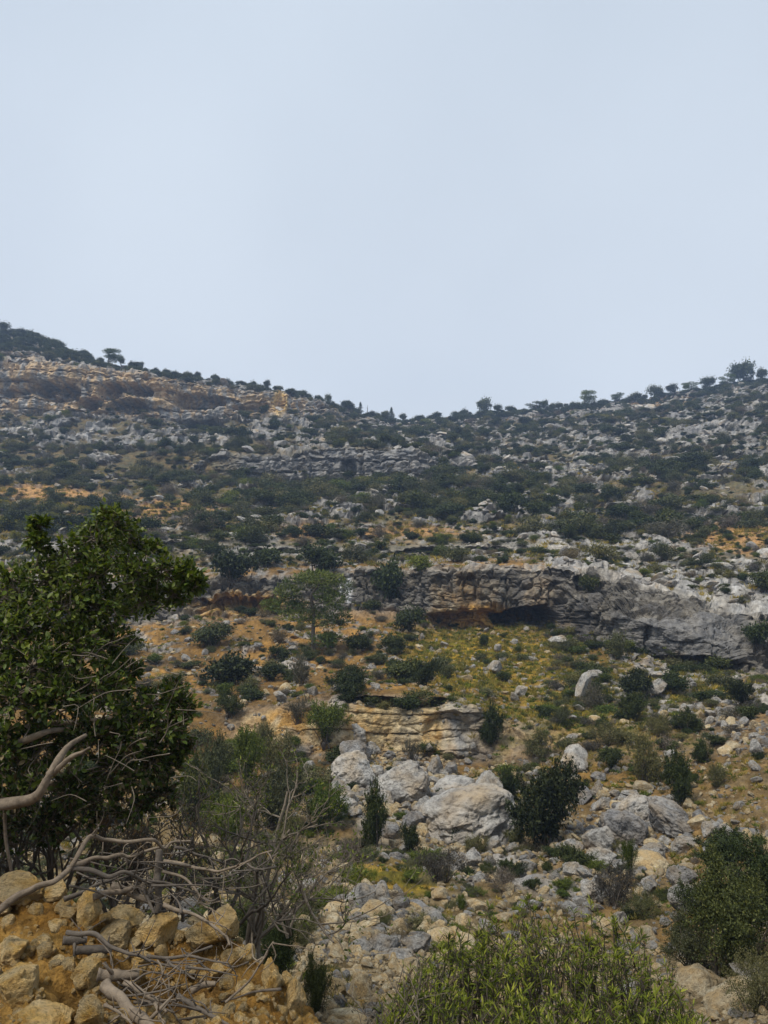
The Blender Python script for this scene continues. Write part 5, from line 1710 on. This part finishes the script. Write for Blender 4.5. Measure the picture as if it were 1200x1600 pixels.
HEAP_STONES = [
    (40, 1390, 84, 40, 'broad ochre rock at the left end of the heap crest', 0.1, 0),
    (88, 1392, 46, 34, 'ochre block beside the broad rock on the heap crest', 0.0, 1),
    (138, 1424, 44, 58, 'pointed ochre rock standing up on the heap', 0.35, 2),
    (108, 1424, 30, 20, 'small ochre stone left of the pointed rock', 0, 3),
    (180, 1460, 56, 34, 'ochre rock right of the pointed rock', 0.1, 4),
    (196, 1432, 54, 32, 'rough ochre rock behind the middle of the heap', 0, 5),
    (243, 1456, 66, 56, 'big buff faced rock in the middle of the heap', 0.5, 6),
    (166, 1436, 26, 20, 'small pale stone between pointed and rough rock', 0, 7),
    (340, 1450, 88, 62, 'large ochre boulder at the right end of the heap crest', 0.1, 1),
    (278, 1462, 20, 20, 'small pale stone between the two biggest heap rocks', 0, 3),
    (20, 1486, 54, 38, 'flat ochre slab at the left picture edge', -0.3, 2),
    (28, 1540, 74, 62, 'big ochre rock low at the left picture edge', 0, 4),
    (134, 1522, 46, 54, 'pale faced rock in front of the cut log', 0.5, 6),
    (110, 1508, 20, 24, 'small cream stone beside the pale faced rock', 0, 7),
    (147, 1584, 52, 44, 'split ochre rock at the bottom edge of the heap', 0.1, 0),
    (66, 1590, 84, 36, 'wide cream rock cut by the bottom edge', 0, 5),
    (178, 1594, 18, 16, 'small ochre stone at the bottom edge', 0, 3),
    (371, 1496, 32, 32, 'round ochre clod on the right shoulder of the heap', 0, 7),
    (424, 1532, 30, 58, 'upright ochre rock on the right shoulder of the heap', 0.1, 2),
    (460, 1560, 36, 58, 'rounded ochre rock at the right tip of the heap', 0.25, 1),
    (449, 1530, 26, 20, 'small flat ochre stone on top of the right tip', -0.6, 3),
    (341, 1516, 30, 24, 'ochre stone among branches below the large boulder', 0, 4),
    (379, 1574, 15, 14, 'little cream stone on the bare ochre earth', 0, 5),
    (318, 1526, 22, 20, 'dull ochre stone beside the branch fork', 0, 6),
    (5, 1420, 30, 22, 'small ochre stone under the long bent branch', 0, 7),
    (390, 1545, 26, 22, 'crumbly ochre stone inside the right shoulder', 0, 0),
    (352, 1560, 24, 18, 'buff stone beside the thin upright stick', 0, 2),
    (220, 1492, 24, 16, 'small ochre stone in the shadow of the big rock', 0, 3),
]
for i, (px, py, w, h, lab, tl, kd) in enumerate(HEAP_STONES):
    stone(px, py, w, h, YELLOW_ROCKS[kd], lab, 'ochre_rock', 'rock', 'rocks of the ochre heap', None, tl, 0.9, HEAP)
rs = np.random.default_rng(55)
vis_h = HEAP.visible(np.arange(len(HD)))
cand = np.where((hpx > -40) & (hpx < 500) & (HD[:, 1] < 3.6))[0]
pi = rs.choice(cand, 1500)
s_ = np.clip(0.006 * (1 - rs.uniform(size=1500)) ** (-1 / 1.9), 0.006, 0.035)
scatter('heap_rubble', HD[pi], rand_rot(1500, rs), np.stack([s_, s_ * 0.9, s_ * 0.8], -1), rs.integers(0, 5, 1500), YELLOW_SMALL, 'crumbs of ochre rock and earth on the heap', 'rubble')

# ---- dead branches thrown on the heap: zoomed-photo points, thickness, distances at both ends
def branch(pts, th, y0, y1, label, mat=None, taper=0.6, name='dead_branch', stubs=2, cat='branch'):
    r = np.random.default_rng(int(sum(p[0] for p in pts)) + 3)
    n = len(pts)
    P3 = [at(0.41667 * a, 1250 + 0.41667 * b, y0 + (y1 - y0) * k / (n - 1)) for k, (a, b) in enumerate(pts)]
    P3 = np.array(P3)
    org = P3[0].copy()
    m = max(9 * n, 36)
    cv = wobble(P3 - org, m, 0.03, r)
    r0 = 0.41 * th * 0.41667 / FPX * (0.5 * (y0 + y1))
    rad = r0 * np.linspace(1.08, taper * (0.62 if th < 30 else 0.95), m) * (1 + 0.07 * np.interp(np.arange(m), np.linspace(0, m, 9), r.normal(size=9)))
    g = Geo()
    sd_n = 14 if th > 15 else 9
    ln_ = np.arange(m) * 0.35
    aa = np.arange(sd_n) * 6.283 / sd_n
    rg = fbm(np.stack([np.repeat(ln_, sd_n) * 0.35, np.tile(np.cos(aa), m) * 2.2, np.tile(np.sin(aa), m) * 2.2 + r.uniform(0, 50)], -1), 3).reshape(m, sd_n)
    g.tube(cv, rad, sd_n, ridge=1 + 0.28 * rg)
    for k in range(stubs + 2):        # fine side twigs
        i = r.integers(m // 3, m - 1)
        d = unit(r.normal(size=3) + np.array((0, -0.2, 0.3)))
        ln = r.uniform(0.05, 0.16)
        g.tube(wobble([cv[i], cv[i] + d * ln * 0.5 + r.normal(size=3) * 0.01, cv[i] + d * ln + r.normal(size=3) * 0.02], 6, 0.012, r), np.linspace(0.003, 0.001, 6), 5)
    for k in range(stubs):
        i = r.integers(m // 4, m - 2)
        d = unit(r.normal(size=3) + np.array((0, -0.3, 0.4)))
        ln = r0 * r.uniform(2.5, 9)
        g.tube([cv[i], cv[i] + d * ln * 0.5, cv[i] + d * ln + r.normal(size=3) * ln * 0.1], [rad[i] * 0.5, rad[i] * 0.35, rad[i] * 0.15], 6)
    o = link(name, g.mesh(name + '_mesh', [mat or M_DEAD]))
    o.location = org
    tag(o, label, cat, 'dead branches on the ochre heap')
    return o


BRANCHES = [
    ([(-30, 435), (90, 362), (200, 290), (275, 232), (325, 168), (430, 153), (560, 156), (640, 160), (715, 154)], 28, 2.85, 3.25, 'long pale branch rising from the left edge then bending level', 0.55),
    ([(270, 242), (330, 227), (420, 208), (480, 206), (560, 187), (618, 172)], 24, 3.1, 3.25, 'pale branch just below the level part of the bent one', 0.6),
    ([(268, 256), (380, 270), (470, 285), (530, 312), (640, 330), (765, 362)], 20, 3.0, 3.2, 'brown branch sloping down right under the pale pair', 0.55),
    ([(240, 372), (340, 332), (420, 298), (500, 270), (562, 256)], 18, 3.1, 3.35, 'brown stick rising right towards the upright stump', 0.7),
    ([(350, 364), (440, 346), (520, 325), (556, 292)], 26, 3.05, 3.2, 'thick grey stick end leaning against the upright stump', 0.75),
    ([(597, 185), (592, 260), (590, 340), (588, 425)], 30, 3.3, 3.25, 'upright dark stump behind the crossing branches', 1.0),
    ([(610, 228), (700, 246), (790, 266), (870, 252), (950, 226), (1020, 190)], 16, 3.3, 3.1, 'long thin grey branch curving up to the right', 0.6),
    ([(655, 178), (760, 210), (870, 246)], 14, 3.3, 3.4, 'dark thin stick sloping above the curved grey branch', 0.6),
    ([(615, 394), (700, 415), (790, 465), (840, 510), (862, 545)], 18, 3.05, 2.9, 'branch lying over the large ochre boulder', 0.65),
    ([(250, 497), (330, 500), (420, 545), (500, 580), (565, 606)], 22, 2.8, 2.75, 'bent dark branch in front of the big buff rock', 0.6),
    ([(550, 586), (680, 586), (780, 600), (858, 612)], 15, 2.8, 2.75, 'straight level stick right of the bent dark branch', 0.7),
    ([(365, 655), (450, 657), (522, 652)], 46, 2.72, 2.75, 'short thick cut log beside the pale faced rock', 0.9),
    ([(236, 528), (325, 524)], 36, 2.85, 2.88, 'short grey log end left of the bent dark branch', 0.9),
    ([(275, 566), (420, 560)], 36, 2.85, 2.9, 'brown log in shade below the bent dark branch', 0.9),
    ([(395, 695), (470, 765), (570, 860)], 52, 2.65, 2.45, 'thick pale log running down to the bottom edge', 0.85),
    ([(468, 686), (560, 740), (625, 795)], 24, 2.65, 2.55, 'stick crossing above the thick pale log', 0.7),
    ([(668, 738), (760, 790), (860, 845)], 24, 2.6, 2.5, 'brown stick at the bottom right of the log group', 0.7),
    ([(716, 716), (760, 695), (808, 690)], 30, 2.7, 2.72, 'curved mossy log stub in the heap hollow', 0.8),
    ([(845, 760), (920, 690), (990, 592), (1025, 530)], 11, 2.6, 2.75, 'thin straight stick leaning up over the right shoulder', 0.6),
    ([(535, 325), (555, 370), (578, 425)], 18, 3.15, 3.1, 'short dark stick beside the upright stump', 0.8),
    ([(610, 268), (690, 290), (740, 345), (772, 402), (800, 415)], 13, 3.2, 3.1, 'thin curved stick hanging right of the stump', 0.5),
    ([(625, 600), (680, 640), (735, 672)], 14, 2.75, 2.7, 'small dark stick below the straight level stick', 0.6),
    ([(590, 600), (625, 690), (640, 760)], 8, 2.7, 2.6, 'thin twig hanging in the heap hollow', 0.5),
    ([(390, 770), (450, 800), (500, 850)], 16, 2.5, 2.45, 'thin pale stick beside the thick pale log', 0.7),
    ([(580, 760), (600, 810), (620, 860)], 14, 2.5, 2.45, 'grey stick cut by the bottom edge', 0.7),
    ([(420, 318), (500, 352), (560, 378)], 30, 3.15, 3.15, 'grey log lying under the thick stick end', 0.8),
    ([(700, 330), (760, 385), (830, 380)], 9, 3.2, 3.15, 'thin pale twig right of the curved hanging stick', 0.5),
]
for b in BRANCHES:
    dark = 'dark' in b[4] or 'brown' in b[4]
    branch(b[0], b[1], b[2], b[3], b[4], M_BARK if dark else M_DEAD, b[5], 'log' if 'log' in b[4] else ('tree_stump' if 'stump' in b[4] and 'upright' in b[4][:8] else 'dead_branch'), 3 if b[1] < 30 else 1, 'log' if 'log' in b[4] else 'branch')

# fine brushwood tangled among the branches
g = Geo()
r = np.random.default_rng(66)
for k in range(52):
    px, py = (r.uniform(150, 400), r.uniform(1330, 1410)) if k % 2 else (r.normal(260, 50), r.uniform(1490, 1600))
    Yb = np.interp(py, [1330, 1450, 1600], [3.35, 3.0, 2.55]) + r.normal() * 0.08
    if py < 1400 and px < 110:
        continue
    a0 = at(px, py, Yb)
    ang = r.normal(0.15, 0.45) + (math.pi if r.uniform() < 0.5 else 0)
    d = unit(np.array((math.cos(ang), r.normal() * 0.4, -math.sin(ang) * 0.6 + r.normal() * 0.15)))
    ln = r.uniform(0.08, 0.28)
    g.tube(wobble([a0 - d * ln / 2, a0 + r.normal(size=3) * 0.012, a0 + d * ln / 2], 8, 0.02, r), np.linspace(r.uniform(0.003, 0.006), 0.0015, 8), 6, var=0.5)
tag(link('brushwood', g.mesh('brushwood_mesh', [M_BARK])), 'tangle of thin dry sticks lying over the ochre heap', 'brushwood', kind='stuff')

# ================================================================== FOREGROUND PLANTS
def leaf_mesh(name, kind, mat):
    g = Geo()
    leaves(g, np.zeros((1, 3)), np.array([(0, 0, 1.0)]), np.array([(0, 1.0, 0)]), 1.0, 1.0, np.array([0.62]), kind, 0.1)
    return g.mesh(name, [mat], True)


class Foliage:
    """gathers leaves, then makes the largest ones in view single leaf parts and joins the rest"""

    def __init__(self, kind):
        self.kind, self.rows = kind, []

    def add(self, pos, nrm, ax, L, W, var):
        n = len(pos)
        self.rows.append(np.concatenate([pos, nrm, ax, np.broadcast_to(L, (n,))[:, None], np.broadcast_to(W, (n,))[:, None], np.broadcast_to(var, (n,))[:, None]], 1))

    def build(self, parent, mats, n_single, split=None):
        a = np.concatenate(self.rows)
        x, y, d = project(a[:, :3])
        ok = (x > 5) & (x < 1195) & (y < 1590)
        # leaves nearest the viewer per patch of the picture are the ones that can be told apart
        cell = (x // 14).astype(int) * 1000 + (y // 14).astype(int)
        o = np.argsort(d)
        first = np.zeros(len(a), bool)
        _u, fi_ = np.unique(cell[o], return_index=True)
        first[o[fi_]] = True
        score = np.where(ok & first, a[:, 9] * np.sqrt(a[:, 10] / a[:, 9]) / d, 0)
        single = np.argsort(-score)[:n_single]
        rest = np.ones(len(a), bool)
        rest[single] = False
        loc = np.array(parent.location)
        vs_ = a[:, 11]
        protos = [leaf_mesh('leaf_mesh', self.kind, mats[0])]
        for i in single:
            q = a[i]
            ax = unit(q[6:9])
            sd2 = unit(np.cross(ax, q[3:6]))
            up = np.cross(sd2, ax)
            M = Matrix(((sd2[0] * q[10], ax[0] * q[9], up[0] * q[9], q[0] - loc[0]), (sd2[1] * q[10], ax[1] * q[9], up[1] * q[9], q[1] - loc[1]), (sd2[2] * q[10], ax[2] * q[9], up[2] * q[9], q[2] - loc[2]), (0, 0, 0, 1)))
            lf = link('leaf', protos[0], parent)
            lf.matrix_basis = M
        sets = [(rest, 'foliage', mats[0])]
        if split is not None:
            sets = [(rest & ~split(a), 'foliage', mats[0]), (rest & split(a), 'withered_foliage', mats[1])]
        for mk, nm, mt in sets:
            if mk.any():
                b = a[mk]
                g = Geo()
                dd = project(b[:, :3])[2]
                front = dd < np.quantile(dd, 0.28)
                for part, kd in ((front, self.kind), (~front, 'kite')):
                    q = b[part]
                    leaves(g, q[:, :3] - loc, q[:, 3:6], q[:, 6:9], q[:, 9], q[:, 10], q[:, 11], kd)
                f = link(nm, g.mesh(nm + '_mesh', [mt], True), parent)
                f['kind'] = 'stuff'


# ---- broad-leaved tree on the left
r = np.random.default_rng(91)
TREE = bpy.data.objects.new('broadleaf_tree', None)
COL.objects.link(TREE)
tbase = at(-170, 1440, 4.3)
TREE.location = tbase
CL = [(180, 818, 34, 4.0), (150, 850, 46, 4.0), (206, 850, 40, 4.2), (112, 880, 46, 4.0), (66, 905, 42, 3.9), (20, 925, 46, 3.9), (150, 905, 52, 3.9), (212, 898, 44, 4.0), (252, 895, 38, 4.1), (288, 902, 30, 4.1), (306, 912, 18, 4.1), (268, 932, 28, 4.2), (222, 938, 38, 4.1), (160, 955, 52, 3.9), (102, 950, 52, 3.8), (40, 980, 52, 3.8), (0, 1010, 58, 3.7), (62, 1040, 56, 3.7), (122, 1020, 56, 3.8), (176, 1005, 38, 4.0), (196, 1058, 32, 4.0), (150, 1080, 50, 3.8), (90, 1100, 56, 3.7), (20, 1090, 56, 3.6), (226, 1105, 36, 4.0), (272, 1088, 30, 4.1), (288, 1110, 24, 4.1), (256, 1140, 36, 4.0), (284, 1160, 22, 4.1), (206, 1150, 46, 3.9), (140, 1160, 50, 3.8), (60, 1170, 50, 3.7), (0, 1180, 46, 3.6), (238, 1190, 36, 4.0), (180, 1210, 44, 3.9), (110, 1235, 40, 3.9), (30, 1250, 40, 3.9), (268, 1196, 22, 4.1), (140, 1270, 42, 4.3), (70, 1290, 44, 4.3), (0, 1300, 44, 4.2), (210, 1255, 40, 4.3), (255, 1240, 30, 4.3), (62, 822, 16, 3.9), (60, 850, 20, 3.9), (240, 860, 16, 4.2)]
for k in range(22):
    CL.append((r.uniform(-190, -40), r.uniform(850, 1230), 58, r.uniform(3.6, 4.6)))
n0 = len(CL)
for (px, py, rr_, Yc) in list(CL[:37]):          # a second layer behind
    CL.append((px - r.uniform(5, 30), py + r.uniform(0, 25), rr_ * 0.9, Yc + r.uniform(0.45, 0.85)))
fo = Foliage('oval')
tw = Geo()
clump_pts = []
for ci_, (px, py, rr_, Yc) in enumerate(CL):
    ctr = at(px, py, Yc)
    R_ = rr_ / FPX * Yc
    clump_pts.append(ctr)
    nt_ = int(13 + rr_ * 0.5) if ci_ < n0 else int(11 + rr_ * 0.34)
    for t in range(nt_):
        d = unit(r.normal(size=3) + np.array((0.1, -0.25, 0.3)))
        tip = ctr + d * R_ * r.uniform(0.65, 1.05)
        a0 = ctr + d * R_ * r.uniform(0.0, 0.25) + r.normal(size=3) * R_ * 0.15
        mid = (a0 + tip) / 2 + r.normal(size=3) * R_ * 0.12
        tw.tube([a0 - tbase, mid - tbase, tip - tbase], [0.004, 0.003, 0.0015], 4, cap=False)
        nl = r.integers(15, 23)
        s = r.uniform(0.25, 1.02, nl)[:, None]
        pos = (1 - s) ** 2 * a0 + 2 * s * (1 - s) * mid + s * s * tip + r.normal(size=(nl, 3)) * 0.006
        ax = unit(d + r.normal(size=(nl, 3)) * 0.75)
        nrm = unit(np.array((0, -0.25, 0.9)) + r.normal(size=(nl, 3)) * 0.55 + d * 0.2)
        L = r.uniform(0.016, 0.042, nl)
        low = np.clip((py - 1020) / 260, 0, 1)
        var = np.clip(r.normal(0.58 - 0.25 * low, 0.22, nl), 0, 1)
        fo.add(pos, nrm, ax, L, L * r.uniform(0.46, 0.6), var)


def withered(a):
    x, y, d = project(a[:, :3])
    h = (np.sin(a[:, 0] * 91.7 + a[:, 2] * 57.3) * 43758.5) % 1.0
    return h < np.clip((y - 1030) / 600, 0.01, 0.32)


fo.build(TREE, [M_CAROB, M_BROWNLEAF], 260, withered)
link('twig', tw.mesh('tree_twig_mesh', [M_TWIG]), TREE)['kind'] = 'stuff'
g = Geo()
g.tube(wobble([tbase + (0, 0, -0.5), at(-150, 1380, 4.3), at(-110, 1300, 4.3), at(-95, 1200, 4.35), at(-60, 1080, 4.4), at(20, 980, 4.5), at(90, 900, 4.5)] - tbase, 26, 0.05, r), np.linspace(0.14, 0.03, 26), 12)
link('trunk', g.mesh('tree_trunk_mesh', [M_DEAD]), TREE)
LIMBS = [
    ([(-140, 1310, 4.2), (-40, 1262, 3.7), (10, 1252, 3.5), (58, 1243, 3.4), (84, 1208, 3.4), (108, 1168, 3.45), (135, 1148, 3.5)], 0.048, 0.012),
    ([(-120, 1280, 4.2), (-30, 1190, 3.8), (30, 1160, 3.6), (70, 1144, 3.6), (100, 1140, 3.7)], 0.036, 0.014),
    ([(84, 1208, 3.4), (110, 1185, 3.35), (128, 1176, 3.35), (140, 1168, 3.3)], 0.02, 0.006),
    ([(-60, 1080, 4.4), (60, 1040, 4.2), (160, 980, 4.2), (250, 920, 4.2)], 0.035, 0.008),
    ([(-80, 1150, 4.4), (80, 1130, 4.2), (200, 1120, 4.15), (270, 1100, 4.15)], 0.03, 0.006),
    ([(20, 980, 4.5), (110, 930, 4.3), (170, 860, 4.2), (182, 815, 4.1)], 0.028, 0.005),
    ([(-20, 1270, 4.0), (60, 1230, 4.1), (170, 1200, 4.1), (260, 1180, 4.1)], 0.025, 0.006),
    ([(20, 980, 4.5), (50, 900, 4.2), (62, 830, 4.0)], 0.02, 0.004),
    ([(8, 1262, 3.9), (6, 1300, 3.9), (14, 1345, 3.9), (22, 1390, 3.9)], 0.014, 0.009),
]
for pts, r0, r1 in LIMBS:
    g = Geo()
    q = np.array([at(*p) for p in pts]) - tbase
    aa = np.arange(14) * 6.283 / 14
    rg = fbm(np.stack([np.repeat(np.arange(24) * 0.2, 14), np.tile(np.cos(aa), 24) * 2.2, np.tile(np.sin(aa), 24) * 2.2 + r0 * 900], -1), 3).reshape(24, 14)
    g.tube(wobble(q, 24, 0.03, r), 0.68 * np.linspace(r0, r1, 24) * (1 + 0.06 * np.interp(np.arange(24), np.linspace(0, 24, 8), r.normal(size=8))), 14, ridge=1 + 0.35 * rg)
    link('branch', g.mesh('tree_branch_mesh', [M_DEAD]), TREE)
# bare pale sprays in the lower crown
g = Geo()
for k in range(70):
    px, py = r.uniform(-10, 300), r.uniform(1010, 1260)
    Yc = r.uniform(3.35, 3.9)
    a0 = at(px, py, Yc)
    d = unit(r.normal(size=3) * np.array((1, 0.5, 0.7)) + np.array((0, 0, 0.2)))
    ln = r.uniform(0.06, 0.22)
    g.tube(wobble([a0, a0 + d * ln * 0.5 + r.normal(size=3) * 0.015, a0 + d * ln + r.normal(size=3) * 0.03] - tbase, 7, 0.02, r), np.linspace(0.0026, 0.001, 7), 4, cap=False)
link('bare_twig', g.mesh('bare_twig_mesh', [M_TWIG]), TREE)['kind'] = 'stuff'
tag(TREE, 'large dark broad-leaved tree filling the left side of the photo', 'tree')


# ---- twiggy shrubs
def grow(g, p, d, ln, rad, depth, r, tips, spread=0.5, up=0.15):
    n = 5
    pts = [p]
    dd = d.copy()
    for k in range(n):
        dd = unit(dd + r.normal(size=3) * 0.16 + np.array((0, 0, up * 0.2)))
        pts.append(pts[-1] + dd * ln / n)
    pts = np.array(pts)
    g.tube(pts, np.linspace(rad, rad * 0.6, n + 1), 6 if rad > 0.008 else 4, cap=False)
    if depth == 0:
        tips.append((pts[-1], dd))
        return
    for k in range(r.integers(2, 4)):
        i = r.integers(2, n + 1)
        nd = unit(dd + r.normal(size=3) * spread + np.array((0, 0, up)))
        grow(g, pts[i], nd, ln * r.uniform(0.55, 0.85), rad * 0.6, depth - 1, r, tips, spread, up)


def twig_shrub(name, px, foot, Y, hpix, n_stem, depth, mat, label, leaf_mat=None, seed=0, rad=0.02, spread=0.5, leafs=3, lsize=0.03, cat='shrub', lean=0.35, group=None):
    r = np.random.default_rng(seed)
    base = at(px, foot, Y)
    e = bpy.data.objects.new(name, None)
    COL.objects.link(e)
    e.location = base
    H_ = hpix / FPX * Y
    fl = Geo()
    got = False
    for s in range(n_stem):
        g = Geo()
        tips = []
        d = unit(np.array((r.normal() * lean, r.normal() * lean, 1.0)))
        grow(g, np.array((r.normal() * 0.04, r.normal() * 0.04, -0.1)), d, H_ * 0.42, rad * r.uniform(0.6, 1.1), depth, r, tips, spread)
        link('stem', g.mesh(name + '_stem_mesh', [mat]), e)
        if leaf_mat and tips:
            tp_ = np.array([t[0] for t in tips])
            td = np.array([t[1] for t in tips])
            for k in range(leafs):
                n = len(tp_)
                pos = tp_ - td * r.uniform(0, 0.1, (n, 1)) + r.normal(size=(n, 3)) * 0.012
                leaves(fl, pos, unit(r.normal(size=(n, 3)) + np.array((0, 0, 0.8))), unit(td + r.normal(size=(n, 3)) * 0.8), lsize * r.uniform(0.6, 1.3, n), lsize * 0.4, np.clip(r.normal(0.5, 0.2, n), 0, 1))
                got = True
    if got:
        link('foliage', fl.mesh(name + '_foliage_mesh', [leaf_mat], False), e)
    tag(e, label, cat, group)
    return e


twig_shrub('bare_shrub', 385, 1470, 5.6, 330, 7, 4, M_TWIG, 'half bare grey twiggy shrub rising behind the ochre heap', M_FRESH, 3, 0.022, 0.6, 6, 0.032)
twig_shrub('bare_shrub', 340, 1440, 5.2, 240, 5, 4, M_BARK, 'dark stemmed shrub left of the half bare grey shrub', M_OLIVE, 4, 0.02, 0.6, 5, 0.03)
twig_shrub('bare_shrub', 455, 1440, 6.4, 170, 5, 4, M_TWIG, 'low bare twig tangle right of the bare grey shrub', M_OLIVE, 5, 0.014, 0.7, 1, 0.03)
twig_shrub('brush_thicket', 200, 1400, 4.6, 220, 7, 4, M_BARK, 'dark brown brush under the leafy tree', M_BROWNLEAF, 6, 0.016, 0.55, 2, 0.03)
twig_shrub('brush_thicket', 90, 1400, 4.7, 240, 7, 4, M_BARK, 'dark brush at the left behind the long bent branch', M_BROWNLEAF, 7, 0.016, 0.55, 2, 0.03)
twig_shrub('brush_thicket', 270, 1410, 4.9, 200, 6, 4, M_BARK, 'brown brush between the leafy tree and the bare shrub', M_BROWNLEAF, 8, 0.014, 0.55, 2, 0.03)
twig_shrub('brush_thicket', 10, 1400, 4.6, 260, 7, 4, M_BARK, 'dark brush at the left picture edge under the tree', M_BROWNLEAF, 9, 0.016, 0.55, 2, 0.03)
for i, (px, ft, Y, h, lab) in enumerate([(597, 1640, 3.6, 190, 'thin dry stalk left of the lance leaved bush'), (640, 1650, 3.5, 200, 'second dry stalk at the left edge of the lance leaved bush'), (622, 1590, 4.4, 130, 'dry stalk behind the left edge of the lance leaved bush'), (570, 1620, 4.0, 110, 'short dry stalk over the yellow gravel'), (676, 1600, 4.3, 160, 'tall dry stalk inside the left part of the lance leaved bush'), (880, 1650, 3.5, 210, 'dry stalk in the middle of the lance leaved bush')]):
    twig_shrub('dry_stalk', px, ft, Y, h, 2, 2, M_TWIG, lab, M_HEATH, 60 + i, 0.005, 0.45, 2, 0.025, 'stalk', 0.18, 'dry stalks at the bottom')

# ---- dark bushes close by (fine leaves)
for a in [
    (1150, 1520, 200, 165, 'evergreen', 0, 'large dark bush at the right picture edge'),
    (1105, 1450, 100, 80, 'evergreen', 2, 'dark bush behind the white fluted rock'),
    (1190, 1580, 130, 100, 'olive', 1, 'grey green bush in the lower right corner'),
    (1215, 1440, 150, 130, 'evergreen', 1, 'dark bush cut by the right picture edge above the large one'),
    (1085, 1520, 130, 90, 'olive', 2, 'grey green front skirt of the large right bush'),
    (440, 1530, 80, 110, 'evergreen', 2, 'dark green bush behind the right shoulder of the heap'),
    (492, 1590, 66, 90, 'evergreen', 0, 'small dark bush right of the heap tip'),
    (400, 1480, 90, 70, 'evergreen', 1, 'low dark bush at the foot of the bare grey shrub'),
    (470, 1480, 70, 46, 'olive', 2, 'grey green bush on the yellow gravel right of the bare shrub'),
    (330, 1240, 80, 90, 'olive', 0, 'olive bush right of the leafy tree'),
    (420, 1290, 110, 110, 'olive', 1, 'loose olive bush behind the bare grey shrub'),
    (355, 1310, 90, 80, 'fresh', 1, 'green bush between the leafy tree and the bare shrub'),
    (300, 1290, 90, 110, 'evergreen', 2, 'dark bush filling the gap under the leafy tree'),
]:
    plant(*a)

# ---- lance-leaved shrub at the bottom
r = np.random.default_rng(17)
SHRUB = bpy.data.objects.new('lance_leaved_shrub', None)
COL.objects.link(SHRUB)
sb = at(850, 1800, 3.9)
SHRUB.location = sb
topx = [590, 640, 700, 760, 820, 900, 960, 1010, 1050, 1090, 1120]
topy = [1600, 1515, 1462, 1440, 1428, 1432, 1440, 1470, 1520, 1585, 1640]
fo = Foliage('lance')
tw = Geo()
for k in range(900):
    px = r.uniform(590, 1115)
    ty = np.interp(px, topx, topy) + r.normal() * 14
    age, tone_k = r.uniform(0.6, 1.15), r.normal() * 0.14
    py = ty + (1700 - ty) * r.uniform(0, 1) ** 1.25 + r.normal() * 5
    Yt = 3.15 + np.clip((1700 - py) / 260, 0, 1.1) * 1.45 + r.normal() * 0.08
    tip = at(px, py, Yt)
    lean = np.array((r.normal() * 0.12, r.normal() * 0.1 - 0.04, 0))
    root = tip - np.array((0, 0, r.uniform(0.35, 0.6))) - lean
    cv = wobble([root - sb, (root + tip) / 2 + r.normal(size=3) * 0.02 - sb, tip - sb], 6, 0.01, r)
    tw.tube(cv, np.linspace(0.005, 0.002, 6), 4, cap=False)
    nl = r.integers(22, 34)
    s = 1 - r.uniform(0, 1, nl) ** 1.6 * 0.75
    i = s * 5
    j = np.clip(i.astype(int), 0, 4)
    pos = cv[j] * (1 - (i - j))[:, None] + cv[j + 1] * (i - j)[:, None] + sb
    az = np.arange(nl) * 2.4 + r.uniform(0, 6)
    tilt = np.where(s > 0.93, r.uniform(0.6, 1.4, nl), r.uniform(0.0, 0.7, nl))
    ax = unit(np.stack([np.cos(az), np.sin(az), tilt], -1) + r.normal(size=(nl, 3)) * 0.15)
    nrm = unit(np.array((0, 0, 1.0)) - ax * ax[:, 2:3] + r.normal(size=(nl, 3)) * 0.25)
    L = r.uniform(0.03, 0.072, nl) * np.where(s > 0.95, 0.8, 1) * age
    fo.add(pos, nrm, ax, L, L * r.uniform(0.13, 0.2), np.clip(r.normal(0.36 + 0.2 * (s > 0.9), 0.17, nl) + tone_k, 0, 1))
def dry_part(a):
    x, y, d = project(a[:, :3])
    h = (np.sin(np.floor(a[:, 0] * 14) * 12.9 + np.floor(a[:, 1] * 9) * 78.2) * 43758.5) % 1.0
    h2 = (np.sin(a[:, 0] * 171.3 + a[:, 2] * 91.1) * 9341.7) % 1.0
    return (h < 0.1) & (h2 < 0.5) | (h2 < 0.04)


fo.build(SHRUB, [M_SAGE, M_BROWNLEAF], 280, dry_part)
link('stem', tw.mesh('lance_stem_mesh', [M_BARK]), SHRUB)['kind'] = 'stuff'
tag(SHRUB, 'bushy green shrub with lance shaped leaves at the bottom centre', 'shrub')

# ================================================================== HAZE
hb = bpy.data.meshes.new('haze')
x0, x1, y0, y1, z0, z1 = -420, 420, -100, 300, -14, 82
hv = [(x, y, z) for x in (x0, x1) for y in (y0, y1) for z in (z0, z1)]
hb.from_pydata(hv, [], [(0, 1, 3, 2), (4, 6, 7, 5), (0, 4, 5, 1), (2, 3, 7, 6), (0, 2, 6, 4), (1, 5, 7, 3)])
m, nt, out = nodes_of('haze_air')
pv = N(nt, 'ShaderNodeVolumePrincipled')
pv.inputs['Color'].default_value = (0.5, 0.68, 1.0, 1)
pv.inputs['Density'].default_value = 0.00095
pv.inputs['Anisotropy'].default_value = 0.2
nt.links.new(pv.outputs[0], out.inputs['Volume'])
hb.materials.append(m)
tag(link('haze', hb), 'thin bluish haze over the far hillsides', 'haze', kind='stuff')
